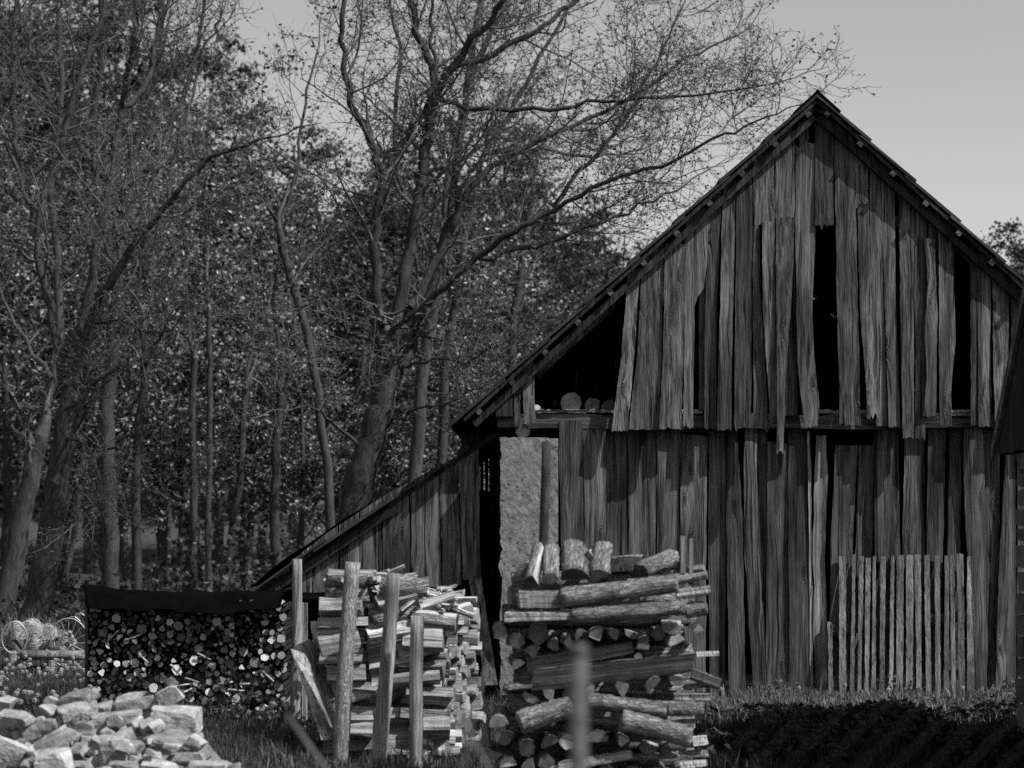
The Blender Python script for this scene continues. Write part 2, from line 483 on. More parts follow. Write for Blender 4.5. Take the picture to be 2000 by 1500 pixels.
gb([1938, 1940, 1943], [1972, 1970, 1966], 833, Yb=BY - 0.06)
xx = 1975
while xx < 2240:
    gb([xx, xx, xx], [xx + 36, xx + 36, xx + 35], 833, nz=8); xx += 38
gb([(987, rt(987)), (988, 778)], [(995, rt(995)), (995, 778)], Yt=BY + 0.04, Yb=BY + 0.04, nz=8)
gb([(1002, rt(1002)), (1004, 790), (1005, 834)], [(1018, rt(1018)), (1017, 790), (1015, 834)], nz=12)
gb([(1019, rt(1019)), (1021, 770), (1025, 829)], [(1042, rt(1042)), (1044, 770), (1047, 826)], Yb=BY - 0.03, nz=12)

# lower wall boards
LY = BY + 0.16
def lb(l, r, yt, yb=1372, Yt=LY, Yb=LY - 0.01, mat='board_low', d=None, **kw):
    lb.k += 1
    rg = random.Random(lb.k + 500)
    d = rg.uniform(-0.02, 0.012) if d is None else d
    n = len(l) - 1
    ytl, ytr = yt if isinstance(yt, tuple) else (yt, yt)
    L_ = [(x, ytl + (yb - ytl) * i / n) for i, x in enumerate(l)]
    R_ = [(x, ytr + (yb - ytr) * i / n) for i, x in enumerate(r)]
    return board(L_, R_, Yt + d, Yb + d, M[mat], seed=lb.k + 300, jag=0.01, wav=kw.pop('wav', 0.002), **kw)
lb.k = 0
lb([1092, 1096, 1099], [1137, 1141, 1143], 821, d=-0.10)
lb([1139, 1142, 1145], [1184, 1183, 1185], (826, 823), d=-0.09)
lb([1185, 1184, 1186], [1226, 1226, 1227], 836)
lb([1227, 1228, 1229], [1281, 1281, 1280], 836, d=-0.03)
lb([1283, 1283, 1284], [1328, 1327, 1328], 838)
lb([1329, 1330, 1331], [1382, 1379, 1378], (847, 853), d=-0.03)
lb([1384, 1384, 1386], [1419, 1417, 1416], 836)
lb([1421, 1419, 1421, 1424], [1440, 1450, 1454, 1457], 836, 1378, d=-0.04)
lb([1453, 1453, 1456, 1463, 1473], [1477, 1480, 1484, 1492, 1498], 838, 1364, d=-0.045, wav=0.004)
lb([1478, 1479, 1480], [1499, 1500, 1496], 838, d=0.02)
lb([1500, 1498, 1497, 1497], [1538, 1539, 1539, 1540], (862, 866), 1364)
lb([1540, 1540, 1541, 1541], [1578, 1580, 1581, 1582], 838, 1368, d=-0.035)
lb([1577, 1579, 1582, 1582], [1583, 1584, 1588, 1587], (842, 842), 1368, d=-0.05, mat='board_pale', nx=2)
lb([1594, 1589, 1588, 1591, 1588, 1594], [1613, 1615, 1612, 1615, 1616, 1613], 851, 1360, d=-0.055, mat='board_pale', wav=0.006, cup=0.02)
lb([1631, 1624, 1620, 1618], [1675, 1667, 1660, 1655], 870, 1368, d=-0.01)
lb([1678, 1672, 1666, 1660], [1706, 1704, 1702, 1700], 870, 1368, d=0.03)
lb([1707, 1708, 1710, 1711], [1755, 1757, 1759, 1759], 836, d=-0.02)
lb([1768, 1763, 1763, 1764], [1806, 1806, 1806, 1805], 836)
lb([1813, 1811, 1809, 1808], [1847, 1843, 1840, 1839], 836, d=-0.02)
lb([1855, 1852, 1849, 1848], [1880, 1875, 1879, 1876], 836)
lb([1882, 1884, 1891, 1897, 1898], [1920, 1924, 1933, 1930, 1925], 836, d=-0.04, wav=0.004)
lb([1921, 1924, 1930, 1926], [1953, 1952, 1949, 1945], 838, d=0.02)
lb([1965, 1956, 1948, 1943], [1972, 1970, 1968, 1964], 862, d=-0.03)
lb([1973, 1970, 1967, 1966], [1984, 1984, 1985, 1984], 862)
xx = 1987
while xx < 2230:
    lb([xx, xx, xx], [xx + 40, xx + 40, xx + 40], 838, nz=8); xx += 42
# boards set behind the gaps so the dark openings stay dark but boarded
def prism_y(name, cx, cz, w_, h_, y0, y1, mat, parent=barn, bevel=0.0):
    mb = MB(); mb.box(cx - w_ / 2, cx + w_ / 2, y0, y1, cz - h_ / 2, cz + h_ / 2)
    return mb.build(name, mat, parent, (cx, y0, cz))

# tie beam under the gable, with a splintered upper edge, sunlight put into its pale colour
def beam_x(name, pxa, pxb, pya, pyb, Y0, Y1, mat, seed=0, nseg=24, amp=0.012, parent=barn):
    rg = random.Random(seed)
    mb = MB(); prev = None
    a, b = W(pxa, pya, Y0), W(pxb, pyb, Y0)
    for i in range(nseg + 1):
        t = i / nseg
        x = a.x + (b.x - a.x) * t
        zt = a.z + rg.gauss(0, amp); zb = b.z + rg.gauss(0, amp * 0.4)
        k = mb.add([(x, Y0 + rg.gauss(0, amp * .3), zb), (x, Y1, zb), (x, Y1, zt + 0.004), (x, Y0 + rg.gauss(0, amp * .5), zt)])
        if prev is not None:
            for j in range(4):
                mb.face((prev + j, prev + (j + 1) % 4, k + (j + 1) % 4, k + j))
        else: mb.face((k, k + 1, k + 2, k + 3))
        prev = k
    mb.face((prev + 3, prev + 2, prev + 1, prev))
    c = ((a.x + b.x) / 2, Y0, b.z)
    return mb.build(name, mat, parent, c)
beam_x('tie_beam', 972, 2235, 808, 836, BY + 0.07, BY + 0.26, M['beam'], 3)
beam_x('beam_splinter', 1046, 1200, 800, 806, BY + 0.05, BY + 0.2, M['beam_lit'], 5, amp=0.006)
beam_x('beam_splinter', 1332, 1372, 801, 808, BY + 0.05, BY + 0.2, M['beam_lit'], 6, nseg=10, amp=0.006)
beam_x('beam_splinter', 1598, 1730, 800, 807, BY + 0.055, BY + 0.2, M['beam_lit'], 7, nseg=14, amp=0.006)
beam_x('beam_splinter', 1855, 1900, 801, 812, BY + 0.05, BY + 0.2, M['beam_lit'], 8, nseg=10, amp=0.006)
# wall plates running back under the eaves, and the gable joist ends
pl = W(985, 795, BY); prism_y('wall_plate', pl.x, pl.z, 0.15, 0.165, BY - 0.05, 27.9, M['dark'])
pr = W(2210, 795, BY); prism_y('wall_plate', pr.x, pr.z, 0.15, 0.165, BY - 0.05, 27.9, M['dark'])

def roundpole(name, A, B, r0, r1, mats, parent=None, sides=12, seg=6, rough=0.06, seed=0, bend=0.0, smooth=True, loc=None):
    rg = random.Random(seed)
    A = Vector(A); B = Vector(B); d = (B - A); L = d.length; d.normalize()
    u = d.cross(Vector((0, 0, 1)) if abs(d.z) < 0.8 else Vector((1, 0, 0))).normalized(); v = d.cross(u)
    pr_ = [rg.uniform(1 - rough, 1 + rough) for _ in range(sides)]
    mb = MB(); prev = None
    bu, bv = rg.uniform(-1, 1), rg.uniform(-1, 1)
    for i in range(seg + 1):
        t = i / seg
        c = A + d * (L * t) + (u * bu + v * bv) * bend * math.sin(t * math.pi) + (u * rg.gauss(0, 1) + v * rg.gauss(0, 1)) * rough * 0.12 * r0
        r_ = r0 + (r1 - r0) * t
        k = mb.add([c + (u * math.cos(2 * math.pi * j / sides) + v * math.sin(2 * math.pi * j / sides)) * r_ * pr_[j] * rg.uniform(1 - rough * .5, 1 + rough * .5) for j in range(sides)])
        if prev is not None:
            for j in range(sides): mb.face((prev + j, prev + (j + 1) % sides, k + (j + 1) % sides, k + j), 0)
        else: k0 = k
        prev = k
    e = 1 if len(mats) > 1 else 0
    mb.face([k0 + j for j in range(sides)][::-1], e); mb.face([prev + j for j in range(sides)], e)
    loc = A if loc is None else loc
    l = Vector(loc)
    mb.v = [tuple(Vector(p) - l) for p in mb.v]
    me = mb.mesh(name, False, mats)
    if smooth:
        me.polygons.foreach_set('use_smooth', [len(p.vertices) == 4 for p in me.polygons])
    return link(name, me, parent, l)
c = W(1021, 842, BY - 0.02); roundpole('joist_end', c, c + Vector((0, 1.6, 0)), 0.063, 0.06, [M['dark'], M['end_dark']], barn, seed=2)

# roof: overlapping sheets, battens whose ends show along the verge, rafters
RY0, RY1 = BY - 0.135, 28.15
def slope_frame(a, b, Y):
    A, B = W(a[0], a[1], Y), W(b[0], b[1], Y)
    d = (B - A); L = d.length; d.normalize()
    n = Vector((-d.z, 0, d.x));  n = n if n.z > 0 else -n
    return A, d, L, n
def slab(name, A, d, n, s0, s1, t0, t1, y0, y1, mat, parent, tilt=0.0, wob=0.0, seed=0):
    rg = random.Random(seed)
    P = []
    for t in (t0, t1):
        for (s, y) in ((s0, y0), (s1, y0), (s1, y1), (s0, y1)):
            tt = t + tilt * ((s - s0) / (s1 - s0))
            p = A + d * s + n * tt; p.y = y + rg.gauss(0, wob); P.append(p)
    mb = MB(); mb.hexa(P)
    return mb.build(name, mat, parent, tuple(P[0]))
roofp = empty('roof', (0, 0, 0)); roofp.parent = barn; roofp.location = (0, 0, 0)
sidx = 0
for side, (a, b) in enumerate((ROOF_L, ROOF_R)):
    A, d, L, n = slope_frame(a, b, BY - 0.13)
    ns = 8
    for k in range(ns):
        s0 = L * k / ns - (0.02 if k == 0 else 0.0); s1 = L * (k + 1) / ns + 0.10
        sidx += 1
        slab('roof_sheet', A, d, n, s0, s1, -0.034, -0.010, RY0 + 0.006 * (k % 3), RY1, M['sheet'], roofp, tilt=0.022, wob=0.004, seed=sidx)
    slab('sheathing', A, d, n, 0.03, L - 0.02, -0.066, -0.038, RY0 + 0.02, RY1, M['dark'], roofp)
    bat = [(0.045 + i * 0.97 / 10.6) * L for i in range(11)]
    for s in bat:
        slab('batten', A, d, n, s - 0.024, s + 0.024, -0.105, -0.069, RY0 - 0.008, RY1, M['beam'], roofp, seed=int(s * 100))
    for i, y in enumerate((BY - 0.075, BY + 1.6, BY + 3.2, BY + 4.8, BY + 6.4, BY + 7.9)):
        slab('rafter', A, d, n, 0.02, L - 0.06, -0.19 if i else -0.165, -0.108, y, y + 0.07, M['dark'], roofp)
    # ridge cap
    slab('ridge_cap', A, d, n, -0.02, 0.26, -0.006, 0.014, RY0 - 0.004, RY1, M['felt'], roofp)
# gable rafter poles seen inside the openings
roundpole('rafter_pole', W(1044, 728, BY + 0.16), W(1590, 245, BY + 0.16), 0.05, 0.045, [M['board']], barn, seed=9, rough=0.12, seg=16)
roundpole('rafter_pole', W(2150, 730, BY + 0.16), W(1604, 245, BY + 0.16), 0.05, 0.045, [M['board']], barn, seed=10, rough=0.12, seg=16)
beam_x('cross_rail', 1580, 1780, 424, 442, BY + 0.05, BY + 0.13, M['beam'], 12, nseg=8, amp=0.004)
# loft floor, back and side walls (boards with slits of light between them)
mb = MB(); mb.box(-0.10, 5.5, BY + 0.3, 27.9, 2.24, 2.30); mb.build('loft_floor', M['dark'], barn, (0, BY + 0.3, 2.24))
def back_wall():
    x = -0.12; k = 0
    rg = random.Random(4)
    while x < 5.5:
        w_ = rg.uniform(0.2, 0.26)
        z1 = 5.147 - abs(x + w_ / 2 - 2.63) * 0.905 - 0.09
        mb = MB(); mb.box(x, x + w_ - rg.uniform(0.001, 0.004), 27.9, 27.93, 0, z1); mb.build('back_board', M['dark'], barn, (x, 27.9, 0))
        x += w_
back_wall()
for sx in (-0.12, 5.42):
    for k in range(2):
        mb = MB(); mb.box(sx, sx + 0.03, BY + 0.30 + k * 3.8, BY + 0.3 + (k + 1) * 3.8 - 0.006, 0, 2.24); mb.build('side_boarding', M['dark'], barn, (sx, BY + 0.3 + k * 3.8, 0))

# plastered pier beside the doorway
def plaster_pier():
    rg = np.random.default_rng(5)
    a, b = W(978, 855, BY), W(1090, 1345, BY)
    nx, nz = 14, 44
    mb = MB()
    idx = {}
    def surf(i, j):
        u, t = i / nx, j / nz
        p = Vector((a.x + (b.x - a.x) * u, BY, a.z + (b.z - 0.05 - a.z) * t))
        p.y += float(rg.normal(0, 0.0012)) - 0.06
        if i == 0: p.x += float(rg.normal(0, 0.008))
        if j == 0: p.z += float(rg.normal(0, 0.006))
        return p
    f = mb.add([surf(i, j) for j in range(nz + 1) for i in range(nx + 1)])
    n = nx + 1
    for j in range(nz):
        for i in range(nx):
            k = f + j * n + i; mb.face((k, k + n, k + n + 1, k + 1))
    bl = mb.add([(Vector(mb.v[f + j * n]) + Vector((0, 0.34, 0))) for j in range(nz + 1)])
    br = mb.add([(Vector(mb.v[f + j * n + nx]) + Vector((0, 0.34, 0))) for j in range(nz + 1)])
    for j in range(nz):
        mb.face((f + j * n, bl + j, bl + j + 1, f + (j + 1) * n)); mb.face((f + j * n + nx, f + (j + 1) * n + nx, br + j + 1, br + j))
    mb.face([f + i for i in range(nx + 1)] + [br, bl])
    mb.build('plaster_pier', M['plaster'], barn, (a.x, BY, 0))
plaster_pier()
# dark boarding deep in the doorway, leaving slits
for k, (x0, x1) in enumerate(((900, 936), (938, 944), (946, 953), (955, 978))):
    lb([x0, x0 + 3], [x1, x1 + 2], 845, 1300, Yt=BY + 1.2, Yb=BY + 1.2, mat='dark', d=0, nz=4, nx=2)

# ------------------------------------------------------------------ lean-to
TY = BY + 0.22
def tl(px): # underside of the lean-to roof
    return float(np.interp(px, [478, 560, 640, 755, 935, 960], [1166, 1102, 1040, 965, 869, 850]))
lean_boards = [(566, 567, 588, 589, 1157), (590, 591, 608, 609, 1157), (610, 611, 660, 661, 1157), (663, 664, 701, 702, 1200), (703, 704, 745, 746, 1200),
               (747, 749, 798, 803, 1200), (800, 805, 857, 863, 1146), (858, 865, 894, 901, 1142), (895, 903, 934, 939, 1132)]
for i, (a, b, c_, d_, yb) in enumerate(lean_boards):
    board([(a, tl(a)), (b, yb)], [(c_, tl(c_)), (d_, yb)], TY, TY - 0.01 * (i % 2), M['lean'], seed=700 + i, jag=0.003, wav=0.002, topfn=tl, nz=12)
beam_x('lean_to_rail', 560, 905, 1158, 1172, TY + 0.03, TY + 0.12, M['beam'], 21, nseg=10, amp=0.003)
for i, (a, b, c_, d_, yt) in enumerate(((606, 620, 630, 640, 1214), (632, 645, 655, 662, 1210), (657, 665, 690, 695, 1172), (692, 697, 735, 738, 1172), (737, 740, 780, 782, 1172),
                                        (782, 784, 830, 832, 1172), (832, 834, 880, 884, 1172), (882, 886, 912, 920, 1172), (562, 563, 600, 603, 1225))):
    board([(a, yt), (b, 1340)], [(c_, yt), (d_, 1340)], TY + 0.02, TY, M['lean'], seed=730 + i, jag=0.003, nz=10)
board([(916, 1132), (948, 1338)], [(940, 1128), (972, 1338)], TY - 0.03, TY - 0.28, M['lean'], seed=750, jag=0.003, nz=10)   # plank leaning by the doorway
# lean-to roof
A, d, L, n = slope_frame((938, 858), (474, 1168), TY - 0.1)
lroof = empty('lean_to_roof', (0, 0, 0)); lroof.parent = barn; lroof.location = (0, 0, 0)
slab('sheathing', A, d, n, -0.15, L, -0.055, -0.02, TY - 0.015, 26.0, M['dark'], lroof)
slab('roof_sheet', A, d, n, 0.92, 1.75, -0.015, 0.012, TY - 0.14, 26.0, M['sheet'], lroof, tilt=0.0)
slab('roof_sheet', A, d, n, 1.60, L + 0.03, 0.016, 0.035, TY - 0.15, 26.0, M['sheet'], lroof, tilt=-0.03)
slab('verge_board', A, d, n, 0.95, L - 0.02, -0.12, -0.056, TY - 0.06, TY - 0.03, M['dark'], lroof)
for s in (0.12, 0.40, 0.68, 0.94):
    slab('batten', A, d, n, s, s + 0.13, -0.016, 0.022, TY - 0.10, 26.0, M['dark'], lroof, seed=int(s * 99))
# bent felt lifted along the lean-to roof
def lifted_felt():
    mb = MB(); prev = None
    for i in range(13):
        t = i / 12
        s = 0.95 + t * (L - 1.05)
        lift = 0.05 * math.sin(t * math.pi) * (1 + 0.3 * math.sin(t * 9))
        p = A + d * s + n * (0.045 + lift)
        k = mb.add([(p.x, TY + 0.02, p.z), (p.x, 23.5, p.z), (p.x + .004, 23.5, p.z - 0.008), (p.x + .004, TY + 0.02, p.z - 0.008)])
        if prev is not None:
            for j in range(4): mb.face((prev + j, prev + (j + 1) % 4, k + (j + 1) % 4, k + j))
        else: mb.face((k, k + 1, k + 2, k + 3))
        prev = k
    mb.face((prev + 3, prev + 2, prev + 1, prev))
    mb.build('roofing_felt', M['felt'], lroof, (A.x, TY, A.z))
lifted_felt()
# sloping boards closing the low end of the lean-to
board([(500, 1150), (500, 1163)], [(566, 1103), (566, 1135)], TY + 0.01, TY, M['lean'], seed=760, nz=4, jag=0)
mb = MB(); mb.box(*[v for v in (W(560, 0, 20).x, W(566, 0, 20).x, BY + 0.1, 26.0, 0, 0.85)]); mb.build('lean_to_side', M['dark'], barn, (W(560, 0, 20).x, BY + 0.1, 0))
mb = MB(); mb.box(W(562, 0, 20).x, -0.2, 25.9, 25.95, 0, 1.75); mb.build('lean_to_back', M['dark'], barn, (-1.5, 25.9, 0))

# ------------------------------------------------------------------ poles stored on the tie beam
for i, (px, py, r_, mt, lab) in enumerate(((1115, 783, 0.094, 'end_dark', 'thick squared pole end lying on the beam in the barn loft opening'),
                                           (1157, 788, 0.071, 'end_dark', 'round pole end lying on the beam beside the thick squared one'),
                                           (1190, 789, 0.062, 'end_dark', 'pole end half hidden behind the gable boards in the loft opening'),
                                           (1047, 787, 0.04, 'end_small', 'thin pale pole end behind the short hanging boards under the eave'))):
    c = W(px, py, BY + 0.12); zt = 2.392
    c.z = zt + r_ * 0.96
    tag(roundpole('loft_pole', c, c + Vector((0, 3.0, 0.0)), r_, r_ * 0.9, [M['bark_thin'], M[mt]], seed=30 + i, rough=0.10, sides=10), lab, 'pole', 'poles stored in the loft')

# ------------------------------------------------------------------ slatted fence panel leaning at the barn wall
panel = empty('fence_panel', W(1765, 1385, 19.95), 'slatted wooden fence panel leaning against the barn wall', 'fence panel')
SL = [(1639, 1652, 1639, 1653, 1086, 1393), (1665, 1671, 1659, 1668, 1083, 1391), (1678, 1687, 1674, 1681, 1087, 1384), (1691, 1701, 1688, 1696, 1090, 1380),
      (1705, 1711, 1702, 1711, 1087, 1380), (1720, 1730, 1718, 1727, 1087, 1372), (1741, 1747, 1735, 1744, 1086, 1372), (1752, 1766, 1750, 1763, 1084, 1374),
      (1770, 1784, 1770, 1783, 1085, 1374), (1786, 1798, 1791, 1801, 1084, 1376), (1805, 1815, 1809, 1820, 1084, 1376), (1826, 1836, 1827, 1837, 1085, 1378),
      (1846, 1853, 1843, 1854, 1085, 1378), (1855, 1863, 1859, 1868, 1083, 1378), (1868, 1882, 1874, 1885, 1082, 1376), (1889, 1896, 1889, 1904, 1087, 1372)]
for i, (a, b, c_, d_, yt, yb) in enumerate(SL):
    board([(a, yt), (c_, yb)], [(b, yt), (d_, yb)], 20.09, 19.93, M['slat'], name='slat', parent=panel, seed=900 + i, jag=0.004, thick=0.022, wav=0.0009, nx=2, cup=0.0)
for (ya, yb, Y0) in ((1214, 1236, 20.045), (1328, 1348, 19.985)):
    P = [W(1624, yb + 6, Y0), W(1902, yb - 24, Y0), W(1902, yb - 24, Y0 + .04), W(1624, yb + 6, Y0 + .04), W(1624, ya + 6, Y0), W(1902, ya - 24, Y0), W(1902, ya - 24, Y0 + .04), W(1624, ya + 6, Y0 + .04)]
    mb = MB(); mb.hexa(P); mb.build('rail', M['beam'], panel, P[0])
board([(1617, 1215), (1619, 1372)], [(1625, 1215), (1628, 1372)], 20.05, 19.96, M['slat'], name='end_post', parent=panel, seed=930, nx=2, jag=0.003)

# ------------------------------------------------------------------ neighbouring stone shed at the right edge
def stone_shed():
    sh = empty('stone_shed', (4.6, 15.0, 0), 'small stone shed in shade with steep board gable at the right edge', 'shed')
    XW, YF, ZE = 3.52, 16.05, 2.0
    VX = 3.42                               # verge
    rg = random.Random(8)
    mb = MB(); mb.box(XW + 0.03, 6.4, 13.95 - 1.9, YF - 0.03, -0.3, ZE); mb.build('wall_core', M['wall_stone'], sh, (XW, YF, 0))
    z = -0.25
    while z < ZE - 0.02:                    # coursed rubble: the far corner shows in the picture
        h = min(rg.uniform(0.11, 0.19), ZE - z)
        y = YF + 0.01
        while y > 15.05:
            l = rg.uniform(0.16, 0.34)
            b = MB(); e = 0.012
            P = []
            for zz in (z + e, z + h - e):
                for (x, yy) in ((XW - rg.uniform(0.0, 0.02), y - l + e), (XW + 0.08, y - l + e), (XW + 0.08, y - e + rg.uniform(-.01, .01)), (XW - rg.uniform(0.0, 0.025), y - e + rg.uniform(-.01, .01))):
                    P.append((x, yy, zz + rg.uniform(-.008, .008)))
            b.hexa(P); b.build('stone', M['wall_stone'], sh, P[0])
            y -= l
        z += h
    # gable boards and verge, far roof slope of 45 degrees, unseen near slope lengthened for its shadow, ridge along x
    RYm, RZ = 15.05, 3.46
    ye = 16.5
    k = 0; y = ye - 0.12
    while y > 12.2:
        w_ = rg.uniform(0.14, 0.2)
        zt = ZE + (ye - y) if y > RYm else RZ - (RYm - y) * .48
        zt2 = ZE + (ye - (y - w_)) if y - w_ > RYm else RZ - (RYm - (y - w_)) * .48
        b = MB(); zb = ZE - 0.04 + rg.uniform(-.01, .01)
        b.hexa([(VX + .03, y - w_ + .006, zb), (VX + .055, y - w_ + .006, zb), (VX + .055, y, zb), (VX + .03, y, zb),
                (VX + .03, y - w_ + .006, zt2 - .06), (VX + .055, y - w_ + .006, zt2 - .06), (VX + .055, y, zt - .06), (VX + .03, y, zt - .06)])
        b.build('gable_board', M['dark'], sh, (VX, y, zb)); y -= w_
    for (y0, z0, y1, z1) in ((ye, ZE - 0.03, RYm, RZ - 0.02), (RYm, RZ - 0.02, 12.0, ZE - 0.02)):
        b = MB(); b.hexa([(VX, y0, z0 - .07), (VX + .028, y0, z0 - .07), (VX + .028, y1, z1 - .07), (VX, y1, z1 - .07), (VX, y0, z0 + .02), (VX + .028, y0, z0 + .02), (VX + .028, y1, z1 + .02), (VX, y1, z1 + .02)])
        b.build('verge_board', M['slat'], sh, (VX, y0, z0))
        b = MB(); b.hexa([(VX + .001, y0, z0 + .024), (6.6, y0, z0 + .024), (6.6, y1, z1 + .024), (VX + .001, y1, z1 + .024), (VX + .001, y0, z0 + .06), (6.6, y0, z0 + .06), (6.6, y1, z1 + .06), (VX + .001, y1, z1 + .06)])
        b.build('roof', M['sheet'], sh, (VX, y0, z0))
    b = MB(); b.box(VX + .06, 6.4, YF - 0.02, ye - .12, ZE - .05, ZE - .02); b.build('soffit', M['dark'], sh, (VX, ye, ZE))
stone_shed()

# ------------------------------------------------------------------ logs and firewood
def log_mesh(name, Lg, r, kind, seed, mats, bend=0.0, taper=0.08, rough=0.07, seg=6, skew=0.25):
    """axis along local X from 0 to Lg; kinds: round, half, quarter, slab, wedge"""
    rg = random.Random(seed)
    if kind == 'round':
        sec = [(r * math.cos(2 * math.pi * j / 16), r * math.sin(2 * math.pi * j / 16), 0) for j in range(16)]
    elif kind == 'half':
        sec = [(r * math.cos(math.pi + math.pi * j / 7), r * math.sin(math.pi + math.pi * j / 7) + r * 0.15, 0) for j in range(7)] + [(r, r * 0.15, 1), (0, r * 0.2, 1)]
    elif kind == 'quarter':
        a0, a1 = -0.25 * math.pi - math.pi / 2, 0.25 * math.pi - math.pi / 2
        sec = [(r * 1.25 * math.cos(a0 + (a1 - a0) * j / 4), r * 1.25 * math.sin(a0 + (a1 - a0) * j / 4) + r * 0.6, 0) for j in range(4)] + [(r * 1.25 * math.cos(a1), r * 1.25 * math.sin(a1) + r * 0.6, 1), (r * 0.15, r * 0.75, 1), (-r * 0.15, r * 0.7, 1)]
    elif kind == 'slab':
        sec = [(-r * 1.2, -r * .55, 1), (r * 1.2, -r * .6, 1), (r * 1.15, r * .5, 1), (-r * 1.1, r * .55, 1)]
    else:
        sec = [(-r * 1.1, -r * .8, 1), (-r * .3, -r * 1.0, 0), (r * .5, -r * .95, 0), (r * 1.1, -r * .6, 1), (r * .5, r * .8, 1), (-r * .5, r * .9, 1)]
    m = len(sec)
    pj = [rg.uniform(1 - rough * 1.4, 1 + rough * 1.4) for _ in range(m)]
    mb = MB(); prev = None
    bu, bv = rg.uniform(-1, 1), rg.uniform(0.3, 1)
    tw = rg.uniform(-0.12, 0.12)
    e0 = rg.uniform(-skew, skew) * r
    for i in range(seg + 1):
        t = i / seg
        s = 1 - taper * t
        cy, cz = bu * bend * 0.4 * math.sin(t * math.pi), bv * bend * math.sin(t * math.pi)
        k = []
        for j, (y, z, _) in enumerate(sec):
            q = pj[j] * s * rg.uniform(1 - rough, 1 + rough)
            yy, zz = y * q, z * q
            c_, s_ = math.cos(tw * t), math.sin(tw * t)
            x = Lg * t + ((e0 * y / r + rg.gauss(0, .08 * skew * r)) if i in (0, seg) else 0)
            k.append((x, yy * c_ - zz * s_ + cy, yy * s_ + zz * c_ + cz))
        b = mb.add(k)
        if prev is not None:
            for j in range(m): mb.face((prev + j, prev + (j + 1) % m, b + (j + 1) % m, b + j), sec[j][2])
        else: k0 = b
        prev = b
    mb.face([k0 + j for j in range(m)][::-1], 2); mb.face([prev + j for j in range(m)], 2)
    me = mb.mesh(name, False, mats)
    me.polygons.foreach_set('use_smooth', [p.material_index == 0 for p in me.polygons])
    return me

def lay(name, me, A, B, roll=0.0, parent=None):
    A = Vector(A); B = Vector(B)
    x = (B - A).normalized()
    z = Vector((0, 0, 1)) if abs(x.z) < 0.9 else Vector((0, -1, 0))
    y = z.cross(x).normalized(); z = x.cross(y)
    m3 = Matrix((x, y, z)).transposed() @ Matrix.Rotation(roll, 3, 'X')
    o = bpy.data.objects.new(name, me); COL.objects.link(o)
    o.matrix_basis = Matrix.Translation(A) @ m3.to_4x4()
    return o

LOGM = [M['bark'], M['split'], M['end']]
LOGD = [M['bark'], M['split_old_shaded'], M['end']]  # old grey wood, also putting shade into the colour of shaded logs
